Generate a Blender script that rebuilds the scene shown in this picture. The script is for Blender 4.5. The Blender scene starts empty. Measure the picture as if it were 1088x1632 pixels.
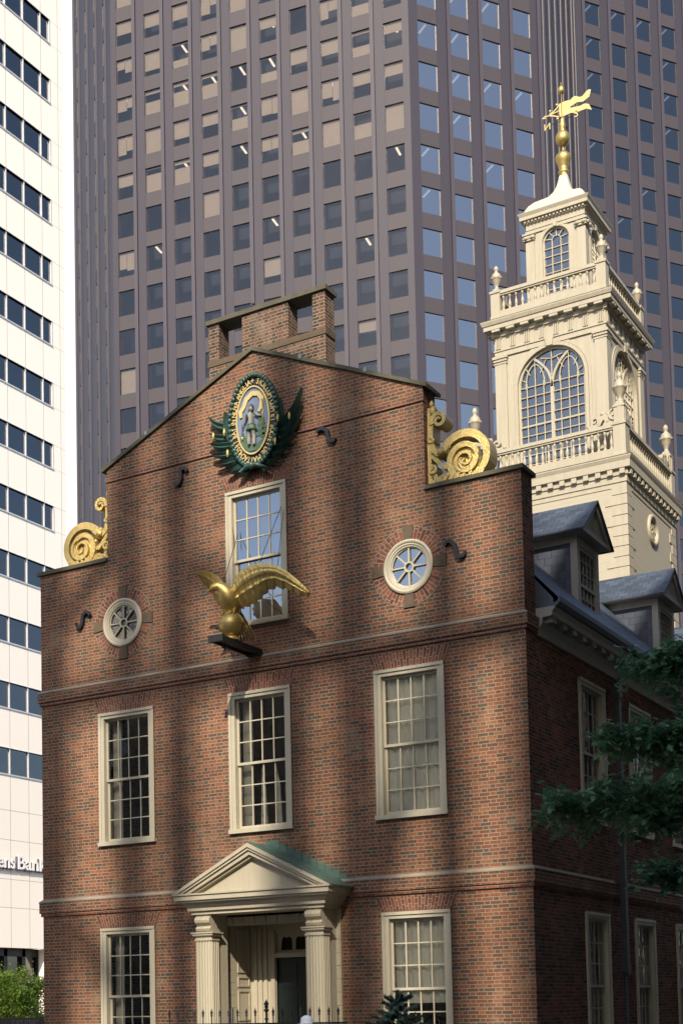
import bpy, bmesh, math, random
from mathutils import Matrix, Vector
from mathutils.geometry import tessellate_polygon
D = bpy.data; S = bpy.context.scene; COL = S.collection
PI = math.pi; R = math.radians; sin = math.sin; cos = math.cos
rnd = random.Random(7)
# world units are metres; z = 0 is the photographer's eye, the street lies at z = -1.7
GZ = -1.7
# ---------------------------------------------------------------- camera
cam = D.cameras.new('camera'); co = D.objects.new('camera', cam); COL.objects.link(co); S.camera = co
yw, pt, rl = R(30.966), R(3.573), R(-1.122)
fwd = Vector((-sin(yw)*cos(pt), cos(yw)*cos(pt), sin(pt)))
r0 = Vector((cos(yw), sin(yw), 0)); u0 = r0.cross(fwd)
rt = r0*cos(rl) + u0*sin(rl); up = -r0*sin(rl) + u0*cos(rl)
co.matrix_world = Matrix(((rt.x, up.x, -fwd.x, 20.081), (rt.y, up.y, -fwd.y, -22.974), (rt.z, up.z, -fwd.z, 0), (0, 0, 0, 1)))
cam.sensor_fit = 'AUTO'; cam.sensor_width = 36; cam.lens = 2265.786/1632*36
cam.shift_x = (544-476.118)/1632; cam.shift_y = (1463.152-816)/1632
cam.clip_start = .1; cam.clip_end = 3000
# ---------------------------------------------------------------- light
SUN_AZ, SUN_EL = 157.0, 36.0          # compass degrees from +Y
w = D.worlds.new('World'); S.world = w; w.use_nodes = True
nt = w.node_tree; nt.nodes.clear()
sky = nt.nodes.new('ShaderNodeTexSky'); sky.sky_type = 'NISHITA'; sky.sun_disc = False
sky.sun_elevation = R(SUN_EL); sky.sun_rotation = R(SUN_AZ); sky.dust_density = 1.6; sky.air_density = 1.0; sky.ozone_density = 1.0
bg = nt.nodes.new('ShaderNodeBackground'); bg.inputs[1].default_value = .14
# a bright cloud bank low in the north west
tc = nt.nodes.new('ShaderNodeTexCoord'); dp = nt.nodes.new('ShaderNodeVectorMath'); dp.operation = 'DOT_PRODUCT'
nt.links.new(tc.outputs['Generated'], dp.inputs[0]); dp.inputs[1].default_value = (sin(R(-43))*cos(R(22)), cos(R(-43))*cos(R(22)), sin(R(22)))
nz = nt.nodes.new('ShaderNodeTexNoise'); nz.inputs['Scale'].default_value = 5; nz.inputs['Detail'].default_value = 6; nt.links.new(tc.outputs['Generated'], nz.inputs['Vector'])
ad = nt.nodes.new('ShaderNodeMath'); ad.operation = 'MULTIPLY_ADD'; nt.links.new(nz.outputs['Fac'], ad.inputs[0]); ad.inputs[1].default_value = .22; nt.links.new(dp.outputs['Value'], ad.inputs[2])
mr = nt.nodes.new('ShaderNodeMapRange'); mr.interpolation_type = 'SMOOTHSTEP'; nt.links.new(ad.outputs[0], mr.inputs[0]); mr.inputs[1].default_value = .93; mr.inputs[2].default_value = 1.03
mxw = nt.nodes.new('ShaderNodeMix'); mxw.data_type = 'RGBA'; nt.links.new(mr.outputs[0], mxw.inputs[0]); nt.links.new(sky.outputs[0], mxw.inputs[6]); mxw.inputs[7].default_value = (5.2, 5.1, 5.0, 1)
wo = nt.nodes.new('ShaderNodeOutputWorld'); nt.links.new(mxw.outputs[2], bg.inputs[0]); nt.links.new(bg.outputs[0], wo.inputs[0])
sl = D.lights.new('sun', 'SUN'); sl.energy = 4.1; sl.angle = R(.5); sl.color = (1, .87, .70)
so = D.objects.new('sun', sl); COL.objects.link(so)
sd = Vector((sin(R(SUN_AZ))*cos(R(SUN_EL)), cos(R(SUN_AZ))*cos(R(SUN_EL)), sin(R(SUN_EL))))
so.rotation_euler = sd.to_track_quat('Z', 'Y').to_euler()
S.view_settings.view_transform = 'Standard'; S.view_settings.look = 'None'; S.view_settings.gamma = 1
S.view_settings.exposure = .75
S.render.engine = 'CYCLES'
# ---------------------------------------------------------------- materials
def mat(name): 
    m = D.materials.new(name); m.use_nodes = True; t = m.node_tree
    return m, t, t.nodes['Principled BSDF']
class NB:
    def __init__(s, t): s.t = t
    def val(s, n, i, v):
        if isinstance(v, bpy.types.NodeSocket): s.t.links.new(v, n.inputs[i])
        elif v is not None: n.inputs[i].default_value = v
    def m(s, op, a, b=None, c=None):
        n = s.t.nodes.new('ShaderNodeMath'); n.operation = op
        s.val(n, 0, a); s.val(n, 1, b); s.val(n, 2, c); return n.outputs[0]
    def noise(s, vec, scale, detail=2, rough=.5, dim='3D'):
        n = s.t.nodes.new('ShaderNodeTexNoise'); n.noise_dimensions = dim; s.val(n, 'Vector', vec)
        n.inputs['Scale'].default_value = scale; n.inputs['Detail'].default_value = detail; n.inputs['Roughness'].default_value = rough
        return n.outputs['Fac']
    def ramp(s, f, stops, const=False):
        n = s.t.nodes.new('ShaderNodeValToRGB'); s.val(n, 0, f); e = n.color_ramp.elements
        if const: n.color_ramp.interpolation = 'CONSTANT'
        while len(e) < len(stops): e.new(.5)
        for k, (p, c) in enumerate(stops):
            e[k].position = p; e[k].color = (*c, 1) if len(c) == 3 else c
        return n.outputs[0]
    def mix(s, f, a, b, bl='MIX'):
        n = s.t.nodes.new('ShaderNodeMix'); n.data_type = 'RGBA'; n.blend_type = bl
        s.val(n, 0, f)
        for i, v in ((6, a), (7, b)):
            if isinstance(v, tuple): v = (*v, 1) if len(v) == 3 else v
            s.val(n, i, v)
        return n.outputs[2]
    def coord(s, which='Object'):
        n = s.t.nodes.new('ShaderNodeTexCoord'); return n.outputs[which]
    def sep(s, v):
        n = s.t.nodes.new('ShaderNodeSeparateXYZ'); s.val(n, 0, v); return n.outputs
    def comb(s, x, y, z=0.0):
        n = s.t.nodes.new('ShaderNodeCombineXYZ'); s.val(n, 0, x); s.val(n, 1, y); s.val(n, 2, z); return n.outputs[0]
    def bump(s, h, st, dist=.02, p=None):
        n = s.t.nodes.new('ShaderNodeBump'); n.inputs['Strength'].default_value = st; n.inputs['Distance'].default_value = dist
        s.val(n, 'Height', h); 
        if p: s.t.links.new(n.outputs[0], p.inputs['Normal'])
        return n.outputs[0]

def brick(name, stops, mortar, h=.066, L=.32, jt=.011, soil=.35, hdark=.18):
    m, t, p = mat(name); b = NB(t); uv = b.coord('UV'); o = b.sep(uv)
    wob = b.noise(uv, 3.0, 2); wob = b.m('MULTIPLY', b.m('SUBTRACT', wob, .5), .012)
    v = b.m('DIVIDE', b.m('ADD', o[1], wob), h); row = b.m('FLOOR', v); fz = b.m('SUBTRACT', v, row)
    par = b.m('MODULO', b.m('ABSOLUTE', row), 2)
    jit = b.m('MULTIPLY', b.noise(b.comb(row, 0.0), 3.7, 0), .25)
    u = b.m('ADD', b.m('ADD', b.m('DIVIDE', o[0], L), b.m('MULTIPLY', par, .5)), jit)
    cell = b.m('FLOOR', u); fr = b.m('SUBTRACT', u, cell)
    isH = b.m('GREATER_THAN', fr, .6667)
    a = b.m('MINIMUM', fr, b.m('ABSOLUTE', b.m('SUBTRACT', .6667, fr)))
    a = b.m('MINIMUM', a, b.m('SUBTRACT', 1.0, fr))
    du = b.m('MULTIPLY', a, L)
    dz = b.m('MULTIPLY', b.m('MINIMUM', fz, b.m('SUBTRACT', 1.0, fz)), h)
    d = b.m('MINIMUM', du, dz)
    d = b.m('ADD', d, b.m('MULTIPLY', b.m('SUBTRACT', b.noise(uv, 45, 2), .5), .006))
    mo = t.nodes.new('ShaderNodeMapRange'); mo.interpolation_type = 'SMOOTHSTEP'
    b.val(mo, 0, d); mo.inputs[1].default_value = jt*.5-.0025; mo.inputs[2].default_value = jt*.5+.003
    bf = mo.outputs[0]
    wn = t.nodes.new('ShaderNodeTexWhiteNoise'); wn.noise_dimensions = '3D'
    b.val(wn, 0, b.comb(b.m('ADD', cell, b.m('MULTIPLY', isH, .5)), row, 3.3))
    rv = b.m('ADD', b.m('SUBTRACT', wn.outputs[0], b.m('MULTIPLY', isH, hdark)), b.m('MULTIPLY', b.m('SUBTRACT', b.noise(uv, .8, 3), .5), .35))
    c = b.ramp(rv, stops)
    c = b.mix(.5, c, b.ramp(b.noise(uv, 30, 3), [(.3, (.35, .35, .35)), (.7, (.65, .65, .65))]), 'OVERLAY')
    mc = b.mix(b.noise(uv, 2.5, 3), mortar, tuple(x*.62 for x in mortar))
    c = b.mix(bf, mc, c)
    big = b.ramp(b.noise(b.coord('Object'), .45, 4, .6), [(.35, (1-soil, 1-soil, 1-soil)), (.62, (1, 1, 1))])
    c = b.mix(1.0, c, big, 'MULTIPLY')
    o3 = b.sep(b.coord('Object')); stv = b.comb(b.m('MULTIPLY', b.m('ADD', o3[0], o3[1]), 2.2), b.m('MULTIPLY', o3[2], .35))
    c = b.mix(b.m('MULTIPLY', b.ramp(b.noise(stv, 1.3, 4, .6), [(.55, (0, 0, 0)), (.75, (1, 1, 1))]), .35), c, (.10, .085, .065))
    c = b.mix(b.m('MULTIPLY', b.ramp(b.noise(b.coord('Object'), 1.1, 4, .65), [(.56, (0, 0, 0)), (.7, (1, 1, 1))]), .28), c, mortar)
    t.links.new(c, p.inputs['Base Color']); p.inputs['Roughness'].default_value = .88
    b.bump(b.m('ADD', bf, b.m('MULTIPLY', b.noise(uv, 60, 3), .5)), .5, .008, p)
    return m
M = {}
M['brick'] = brick('old_brick', [(.0, (.085, .058, .042)), (.12, (.098, .052, .034)), (.3, (.14, .054, .030)), (.5, (.175, .062, .032)), (.75, (.212, .077, .037)), (1, (.235, .10, .05))], (.34, .27, .185), jt=.0145, hdark=.12)
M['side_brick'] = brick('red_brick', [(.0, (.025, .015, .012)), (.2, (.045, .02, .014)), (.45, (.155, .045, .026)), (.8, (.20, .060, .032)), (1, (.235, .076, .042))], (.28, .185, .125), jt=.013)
M['red'] = brick('rubbed_brick', [(0, (.10, .035, .022)), (.5, (.16, .052, .03)), (1, (.21, .078, .044))], (.34, .27, .2), h=.066, L=.30, jt=.012, soil=.3, hdark=0)
M['chim'] = brick('chimney_brick', [(0, (.04, .027, .02)), (.3, (.09, .045, .03)), (.6, (.14, .065, .04)), (1, (.2, .10, .065))], (.32, .27, .2), jt=.0155)
M['occ'] = brick('pale_brick', [(0, (.30, .26, .2)), (1, (.42, .36, .28))], (.3, .28, .24), h=.3, L=1.2)

def flat(name, col, rough=.6, metal=0, var=.12, scale=6, bump=.15, spec=.5, streak=False, d=.01):
    m, t, p = mat(name); b = NB(t); oc = b.coord('Object')
    n = b.noise(oc, scale, 4, .6)
    c = b.mix(n, tuple(x*(1-var) for x in col), tuple(min(1, x*(1+var)) for x in col))
    if streak:
        o = b.sep(oc); sv = b.comb(b.m('MULTIPLY', o[0], 6.0), b.m('MULTIPLY', o[1], 6.0), b.m('MULTIPLY', o[2], .5))
        sf = b.ramp(b.noise(sv, 1.2, 4, .65), [(.38, (.82, .78, .7)), (.6, (1, 1, 1))]); c = b.mix(.4, c, b.mix(1.0, c, sf, 'MULTIPLY'))
    t.links.new(c, p.inputs['Base Color'])
    p.inputs['Roughness'].default_value = rough; p.inputs['Metallic'].default_value = metal
    try: p.inputs['Specular IOR Level'].default_value = spec
    except Exception: pass
    if bump: b.bump(b.noise(oc, scale*6, 3), bump, d, p)
    return m
M['cream'] = flat('cream_paint', (.385, .355, .275), .5, var=.05, streak=True)
M['shaft'] = flat('shaft_paint', (.42, .39, .30), .5, var=.04, bump=.05)
M['cream2'] = flat('cream_trim_paint', (.42, .395, .31), .45, var=.06, streak=True)
M['grey'] = flat('grey_trim_paint', (.30, .295, .265), .5, var=.08, streak=True)
M['slate_cheek'] = None
M['gold'] = flat('gold_leaf', (.46, .345, .125), .43, .8, var=.3, scale=9, bump=.35, d=.012)
M['palegold'] = flat('bright_gold_leaf', (.62, .49, .21), .4, .35, var=.15, scale=9, bump=.2)
M['scrollgold'] = flat('scroll_gold', (.56, .43, .17), .4, .7, var=.35, scale=9, bump=.6, d=.03)
M['dome'] = flat('dome_gold', (.55, .52, .40), .45, .1, var=.15, scale=5, bump=.2)
M['green'] = flat('dark_green_bronze', (.03, .075, .065), .4, .1, var=.4, scale=14, bump=.3)
M['leafgold'] = flat('bud_gold', (.45, .36, .12), .5, .5)
M['navy'] = flat('navy_enamel', (.01, .012, .016), .5)
M['sealblue'] = flat('seal_blue', (.13, .18, .28), .6)
M['skin'] = flat('carved_figure', (.24, .235, .21), .6)
M['hair'] = flat('carved_hair', (.06, .03, .02), .6)
M['sealgreen'] = flat('seal_green', (.06, .12, .07), .6, var=.3)
M['iron'] = flat('black_iron', (.022, .024, .03), .45, .3, var=.3)
M['pipe'] = flat('lead_pipe', (.045, .048, .055), .5, .4, var=.3)
M['coping'] = flat('weathered_coping', (.085, .08, .055), .85, var=.45, scale=5, bump=.5)
M['stone'] = flat('light_mortar_cap', (.23, .20, .155), .85, var=.3, scale=7, bump=.4)
M['keystone'] = flat('brown_stone', (.10, .075, .05), .9, var=.35, scale=12, bump=.5)
M['copper'] = flat('copper_patina', (.065, .12, .098), .7, var=.6, scale=5, bump=.2)
M['door'] = flat('dark_door_paint', (.012, .02, .02), .35)
M['dark'] = flat('dark_interior', (.02, .018, .016), .9, bump=0)
M['deep'] = flat('deep_blue_interior', (.005, .008, .018), .8, bump=0)
M['curtain'] = flat('pale_curtain', (.80, .77, .66), .9, var=.15, bump=0)
M['sky_reflect_blue'] = flat('painted_sky_reflection', (.05, .09, .2), .9, var=.15, bump=0)  # blue of the reflected sky put into the sheet behind the gable window
M['shutter'] = flat('inner_shutter', (.10, .085, .07), .7, bump=0)
M['asphalt'] = flat('asphalt', (.05, .05, .05), .9, scale=3)
M['pave'] = flat('paving', (.24, .22, .2), .9, scale=2)
M['black'] = flat('black_metal', (.012, .013, .015), .4)
M['sheet'] = flat('weathered_sheet', (.2, .24, .26), .5, .3, var=.25)
M['letter'] = flat('white_letter', (.8, .8, .8), .5, bump=0)
M['purple'] = flat('letter_shadow_purple', (.10, .08, .11), .5, bump=0)
M['greyletter'] = flat('grey_letter', (.12, .12, .13), .5, bump=0)
M['gutter'] = flat('slate_grey_gutter', (.055, .065, .085), .45, .3, var=.25)
M['mullion'] = flat('pale_mullion', (.6, .6, .62), .4, .3, bump=0)
M['cap'] = flat('grey_blue_cloth', (.28, .33, .42), .9)
M['face'] = flat('skin_tone', (.45, .28, .2), .6)
M['coat'] = flat('navy_cloth', (.04, .05, .09), .9)

def glass(name, refl, tint, wav=0.0, wsc=.35, rough=.0, glosscol=(1, 1, 1)):
    m, t, p = mat(name); b = NB(t); t.nodes.remove(p); out = t.nodes['Material Output']
    g = t.nodes.new('ShaderNodeBsdfGlossy'); g.inputs['Roughness'].default_value = rough; g.inputs['Color'].default_value = (*glosscol, 1)
    tr = t.nodes.new('ShaderNodeBsdfTransparent'); tr.inputs[0].default_value = (*tint, 1)
    fr = t.nodes.new('ShaderNodeFresnel'); fr.inputs[0].default_value = 1.5
    f = b.m('ADD', b.m('MULTIPLY', fr.outputs[0], 1-refl), refl)
    mx = t.nodes.new('ShaderNodeMixShader'); b.val(mx, 0, f)
    t.links.new(tr.outputs[0], mx.inputs[1]); t.links.new(g.outputs[0], mx.inputs[2]); t.links.new(mx.outputs[0], out.inputs[0])
    if wav:
        bm_ = b.bump(b.noise(b.coord('Object'), wsc, 1), wav, 1.0); t.links.new(bm_, g.inputs['Normal'])
    return m
M['glass'] = glass('old_window_glass', .11, (.97, .98, .95), .012, 3.0)
M['glass_blue'] = glass('sky_facing_glass', .30, (.6, .7, .9), .008, 3.0)
M['glass_sky'] = glass('steeple_glass', .15, (.2, .24, .34), .01, 2.0)
M['towerglass'] = glass('tower_glass', .38, (.25, .3, .42), .0028, .12, glosscol=(.95, .9, .88))
M['towerglass3'] = glass('clear_tower_glass', .03, (.80, .80, .82), .004, .2)
M['reflect_beige'] = flat('reflection_sheet', (.25, .205, .15), .8, var=.12, scale=1.5, bump=0)
M['towerglass2'] = glass('dim_tower_glass', .09, (.12, .15, .25), .02, .22)
M['officeglass'] = glass('office_glass', .09, (.10, .12, .17), .03, .5)

def slate(name, base, h=.16, L=.28):
    m, t, p = mat(name); b = NB(t); uv = b.coord('UV'); o = b.sep(uv)
    v = b.m('DIVIDE', o[1], h); row = b.m('FLOOR', v); fz = b.m('SUBTRACT', v, row)
    u = b.m('ADD', b.m('DIVIDE', o[0], L), b.m('MULTIPLY', b.m('MODULO', b.m('ABSOLUTE', row), 2), .5)); cell = b.m('FLOOR', u); fr = b.m('SUBTRACT', u, cell)
    wn = t.nodes.new('ShaderNodeTexWhiteNoise'); b.val(wn, 0, b.comb(cell, row, 1.0))
    c = b.ramp(wn.outputs[0], [(0, tuple(x*.65 for x in base)), (1, tuple(x*1.35 for x in base))])
    e = b.m('MINIMUM', b.m('MULTIPLY', b.m('MINIMUM', fr, b.m('SUBTRACT', 1.0, fr)), L), b.m('MULTIPLY', fz, h))
    ef = b.m('GREATER_THAN', e, .007); c = b.mix(ef, tuple(x*.25 for x in base), c)
    t.links.new(c, p.inputs['Base Color']); p.inputs['Roughness'].default_value = .55
    b.bump(b.m('ADD', b.m('SUBTRACT', 1.0, fz), ef), .6, .015, p); return m
M['slate_cheek'] = slate('cheek_slate', (.035, .045, .07))
M['slate_roof'] = slate('roof_slate', (.05, .068, .10), .13, .25)

def panel(name, col, hw, vh, joint, jt, rough=.5, var=.06, v0=0, nsc=9):
    m, t, p = mat(name); b = NB(t); uv = b.coord('UV'); o = b.sep(uv)
    oc = b.coord('Object')
    f = None
    for k, s_ in ((0, hw), (1, vh)):
        if not s_: continue
        q = b.m('DIVIDE', b.m('SUBTRACT', o[k], v0 if k else 0.0), s_); fl = b.m('FLOOR', q); r_ = b.m('SUBTRACT', q, fl)
        dd = b.m('MULTIPLY', b.m('MINIMUM', r_, b.m('SUBTRACT', 1.0, r_)), s_)
        f = dd if f is None else b.m('MINIMUM', f, dd)
    ef = b.m('GREATER_THAN', f, jt)
    c = b.mix(b.noise(oc, nsc, 5, .7), tuple(x*(1-var*2) for x in col), tuple(x*(1+var*2) for x in col))
    c = b.mix(b.noise(oc, .12, 3), c, tuple(x*(1-var) for x in col))
    c = b.mix(ef, joint, c)
    t.links.new(c, p.inputs['Base Color']); p.inputs['Roughness'].default_value = rough
    return m
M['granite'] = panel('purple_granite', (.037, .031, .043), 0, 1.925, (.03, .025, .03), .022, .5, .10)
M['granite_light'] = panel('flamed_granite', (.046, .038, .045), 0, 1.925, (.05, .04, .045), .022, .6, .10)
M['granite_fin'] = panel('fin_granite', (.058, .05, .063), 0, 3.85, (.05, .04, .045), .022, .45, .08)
M['boards'] = panel('painted_boards', (.385, .355, .275), 0, .245, (.27, .25, .19), .0035, .5, .04)
M['white'] = panel('white_stone_panel', (.83, .79, .72), 0, 0.0001, (.83, .79, .72), 0, .6, .03)
m_, t_, p_ = mat('white_stone'); b_ = NB(t_); oc_ = b_.coord('Object'); o_ = b_.sep(oc_)
c_ = b_.mix(b_.noise(oc_, 14, 4, .7), (.84, .78, .70), (.9, .86, .79))
q_ = b_.m('DIVIDE', b_.m('SUBTRACT', 43.86+160, o_[1]), 1.6); q_ = b_.m('ABSOLUTE', b_.m('SUBTRACT', b_.m('SUBTRACT', q_, b_.m('FLOOR', q_)), .5)); jn_ = b_.m('GREATER_THAN', q_, .5-.008)
for z_ in (11.75, 10.02, 7.72, 6.07): jn_ = b_.m('MAXIMUM', jn_, b_.m('LESS_THAN', b_.m('ABSOLUTE', b_.m('SUBTRACT', o_[2], z_)), .011))
for zo_ in (15.40, 15.40-1.52):
    v_ = b_.m('DIVIDE', b_.m('SUBTRACT', o_[2], zo_-39.1), 3.91); v_ = b_.m('ABSOLUTE', b_.m('SUBTRACT', b_.m('SUBTRACT', v_, b_.m('FLOOR', v_)), .5))
    jn_ = b_.m('MAXIMUM', jn_, b_.m('MULTIPLY', b_.m('GREATER_THAN', v_, .5-.002), b_.m('GREATER_THAN', o_[1], 43.0)))
c_ = b_.mix(jn_, c_, (.16, .14, .13)); t_.links.new(c_, p_.inputs['Base Color']); p_.inputs['Roughness'].default_value = .6; M['white'] = m_
M['beigetower'] = panel('beige_office', (.40, .35, .29), 0, 4.0, (.3, .25, .2), .05, .8)
def emis(name, col, s):
    m, t, p = mat(name); p.inputs['Emission Color'].default_value = (*col, 1); p.inputs['Emission Strength'].default_value = s; return m
M['tube'] = emis('lit_ceiling_tube', (1, .82, .55), .8)
M['bulb'] = emis('lit_bulb', (1, .9, .7), 6)
def leafm(name, c1, c2, tr=.3):
    m, t, p = mat(name); b = NB(t); g = t.nodes.new('ShaderNodeNewGeometry')
    c = b.ramp(b.noise(b.coord('Object'), 1.4, 3), [(.35, c1), (.65, c2)])
    c = b.mix(b.noise(b.coord('Object'), 13, 1), c, b.mix(1.0, c, (.5, .5, .5), 'MULTIPLY'))
    t.links.new(c, p.inputs['Base Color']); p.inputs['Roughness'].default_value = .3
    tl = t.nodes.new('ShaderNodeBsdfTranslucent'); t.links.new(c, tl.inputs[0]); mx = t.nodes.new('ShaderNodeMixShader'); mx.inputs[0].default_value = tr
    t.links.new(p.outputs[0], mx.inputs[1]); t.links.new(tl.outputs[0], mx.inputs[2]); t.links.new(mx.outputs[0], t.nodes['Material Output'].inputs[0]); return m
M['leaf'] = leafm('oak_leaf', (.09, .22, .12), (.16, .34, .18), .35)
M['brightleaf'] = leafm('locust_leaf', (.12, .22, .03), (.22, .34, .06), .4)
M['needle'] = leafm('spruce_needle', (.015, .04, .04), (.04, .075, .07), .1)
M['bark'] = flat('bark', (.11, .09, .07), .9, bump=.6)

# ---------------------------------------------------------------- mesh builder
I4 = Matrix.Identity(4)
class MB:
    def __init__(s, F=None): s.v = []; s.f = []; s.uv = []; s.sm = []; s.F = F or I4
    def add(s, pts, faces, uvs=None, smooth=False):
        o = len(s.v); s.v += [tuple(s.F @ Vector(p)) for p in pts]
        for k, f in enumerate(faces):
            s.f.append([o+i for i in f]); s.uv.append(uvs[k] if uvs else None); s.sm.append(smooth)
        return s
    def box(s, x0, x1, y0, y1, z0, z1):
        p = [(x, y, z) for x in (x0, x1) for y in (y0, y1) for z in (z0, z1)]
        return s.add(p, [(0, 1, 3, 2), (4, 6, 7, 5), (0, 4, 5, 1), (2, 3, 7, 6), (0, 2, 6, 4), (1, 5, 7, 3)])
    def prism(s, poly, off, smooth=False):       # 3-D polygon + offset vector
        n = len(poly); off = Vector(off); p = [tuple(q) for q in poly]+[tuple(Vector(q)+off) for q in poly]
        return s.add(p, [tuple(range(n)), tuple(range(2*n-1, n-1, -1))]+[(i, (i+1) % n, n+(i+1) % n, n+i) for i in range(n)])
    def pxz(s, poly, y0, y1): return s.prism([(a, y0, z) for a, z in poly], (0, y1-y0, 0))
    def quad(s, *p): return s.add(p, [tuple(range(len(p)))])
    def lathe(s, prof, c, n=20, axis='z', smooth=True, sq=None):   # prof: (r, h)
        pts = []
        for r, h in prof:
            for k in range(n):
                a = 2*PI*k/n; x, y = r*cos(a), r*sin(a)
                if axis == 'z': pts.append((c[0]+x, c[1]+y, c[2]+h))
                else: pts.append((c[0]+x, c[1]+h, c[2]+y))
        fs = []
        for j in range(len(prof)-1):
            for k in range(n): fs.append((j*n+k, j*n+(k+1) % n, (j+1)*n+(k+1) % n, (j+1)*n+k))
        fs += [tuple(range(n)), tuple(range((len(prof)-1)*n, len(prof)*n))]
        return s.add(pts, fs, smooth=smooth)
    def ring(s, prof, cx, cy, hx=0, hy=0, cap=True):   # square lathe: prof (half width, z)
        pts = []
        for h, z in prof:
            for sx, sy in ((-1, -1), (1, -1), (1, 1), (-1, 1)): pts.append((cx+sx*(h+hx), cy+sy*(h+hy), z))
        fs = []
        for j in range(len(prof)-1):
            for k in range(4): fs.append((j*4+k, j*4+(k+1) % 4, (j+1)*4+(k+1) % 4, (j+1)*4+k))
        if cap: fs += [(0, 1, 2, 3), tuple(range(len(pts)-4, len(pts)))]
        return s.add(pts, fs)
    def tube(s, path, rad, n=8, smooth=True, flat_=1.0):
        P = [Vector(p) for p in path]; m = len(P); pts = []
        for i, p in enumerate(P):
            d = (P[min(i+1, m-1)]-P[max(i-1, 0)]).normalized()
            a = Vector((0, 0, 1)) if abs(d.z) < .9 else Vector((1, 0, 0))
            u = d.cross(a).normalized(); v = u.cross(d); r = rad[i] if isinstance(rad, (list, tuple)) else rad
            for k in range(n): t = 2*PI*k/n; pts.append(tuple(p+u*(r*cos(t))+v*(r*sin(t)*flat_)))
        fs = [(j*n+k, j*n+(k+1) % n, (j+1)*n+(k+1) % n, (j+1)*n+k) for j in range(m-1) for k in range(n)]
        fs += [tuple(range(n)), tuple(range((m-1)*n, m*n))]
        return s.add(pts, fs, smooth=smooth)
    def ball(s, c, r, n=16, sc=(1, 1, 1)):
        pts = []; m = n//2
        for j in range(m+1):
            t = PI*j/m
            for k in range(n): a = 2*PI*k/n; pts.append((c[0]+r*sc[0]*sin(t)*cos(a), c[1]+r*sc[1]*sin(t)*sin(a), c[2]+r*sc[2]*cos(t)))
        return s.add(pts, [(j*n+k, j*n+(k+1) % n, (j+1)*n+(k+1) % n, (j+1)*n+k) for j in range(m) for k in range(n)], smooth=True)
    def bar(s, pts, w, y0, y1, closed=False):    # flat bar of width w along (a,z) polyline
        P = [Vector((a, z)) for a, z in pts]; n = len(P); L_, R_ = [], []
        ws = w if isinstance(w, (list, tuple)) else [w]*n
        for i, p in enumerate(P):
            if closed: d1 = (p-P[i-1]).normalized(); d2 = (P[(i+1) % n]-p).normalized()
            else: d1 = (p-P[i-1]).normalized() if i else (P[1]-p).normalized(); d2 = (P[i+1]-p).normalized() if i < n-1 else d1
            d = d1+d2; d = d.normalized() if d.length > 1e-6 else d1
            nn = Vector((-d.y, d.x)); k = ws[i]/2/max(.35, nn.dot(Vector((-d1.y, d1.x))))
            L_.append(p+nn*k); R_.append(p-nn*k)
        v = []
        for i in range(n): v += [(L_[i].x, y0, L_[i].y), (R_[i].x, y0, R_[i].y), (R_[i].x, y1, R_[i].y), (L_[i].x, y1, L_[i].y)]
        f = []
        for i in range(n if closed else n-1):
            j = (i+1) % n
            for k in range(4): f.append((4*i+k, 4*i+(k+1) % 4, 4*j+(k+1) % 4, 4*j+k))
        if not closed: f += [(0, 1, 2, 3), (4*n-4, 4*n-3, 4*n-2, 4*n-1)]
        return s.add(v, f)
    def hole_wall(s, outer, holes, y=0.0, depth=.3):   # polygon with holes in (a,z); reveals go towards +y (into wall)
        loops = [[Vector((a, z, 0)) for a, z in outer]]+[[Vector((a, z, 0)) for a, z in h] for h in holes]
        tri = tessellate_polygon(loops); fl = [p for l in loops for p in l]
        s.add([(p.x, y, p.y) for p in fl], [tuple(t) for t in tri])
        for h in holes:
            n = len(h); s.add([(a, y, z) for a, z in h]+[(a, y+depth, z) for a, z in h], [(i, (i+1) % n, n+(i+1) % n, n+i) for i in range(n)])
        return s
    def build(s, name, m, parent=None, smooth=None):
        me = D.meshes.new(name); me.from_pydata(s.v, [], s.f); me.update()
        uvl = me.uv_layers.new(name='UVMap').data
        for p in me.polygons:
            cu = s.uv[p.index] if len(s.uv) == len(me.polygons) else None
            n = p.normal; ax = max(range(3), key=lambda i: abs(n[i]))
            for k, li in enumerate(p.loop_indices):
                c = me.vertices[me.loops[li].vertex_index].co
                if cu: uvl[li].uv = cu[k]
                elif ax == 0: uvl[li].uv = (c.y, c.z)
                elif ax == 1: uvl[li].uv = (c.x, c.z)
                else: uvl[li].uv = (c.x, c.y)
            p.use_smooth = s.sm[p.index] if len(s.sm) == len(me.polygons) else False
        me.materials.append(M[m] if isinstance(m, str) else m)
        o = D.objects.new(name, me); COL.objects.link(o)
        if parent: par(o, parent)
        return o
def par(o, p):
    o.parent = p; o.matrix_parent_inverse = WM[p.name].inverted() if p.name in WM else I4
    return o
WM = {}
def build_each(mb, name, m, parent):     # one object per separate piece
    pa = list(range(len(mb.v)))
    def fd(i):
        while pa[i] != i: pa[i] = pa[pa[i]]; i = pa[i]
        return i
    for q in mb.f:
        for i in q[1:]: pa[fd(i)] = fd(q[0])
    gr = {}
    for k, q in enumerate(mb.f): gr.setdefault(fd(q[0]), []).append(k)
    out = []
    for ks in gr.values():
        n = MB(); mp = {}
        for k in ks:
            for i in mb.f[k]:
                if i not in mp: mp[i] = len(n.v); n.v.append(mb.v[i])
            n.f.append([mp[i] for i in mb.f[k]]); n.uv.append(mb.uv[k]); n.sm.append(mb.sm[k])
        out.append(n.build(name, m, parent))
    return out
def thing(name, label, cat, loc=(0, 0, 0), group=None):
    o = D.objects.new(name, None); COL.objects.link(o); o.location = loc; o.empty_display_size = .3
    WM[o.name] = Matrix.Translation(loc); o['label'] = label; o['category'] = cat
    if group: o['group'] = group
    return o
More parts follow.
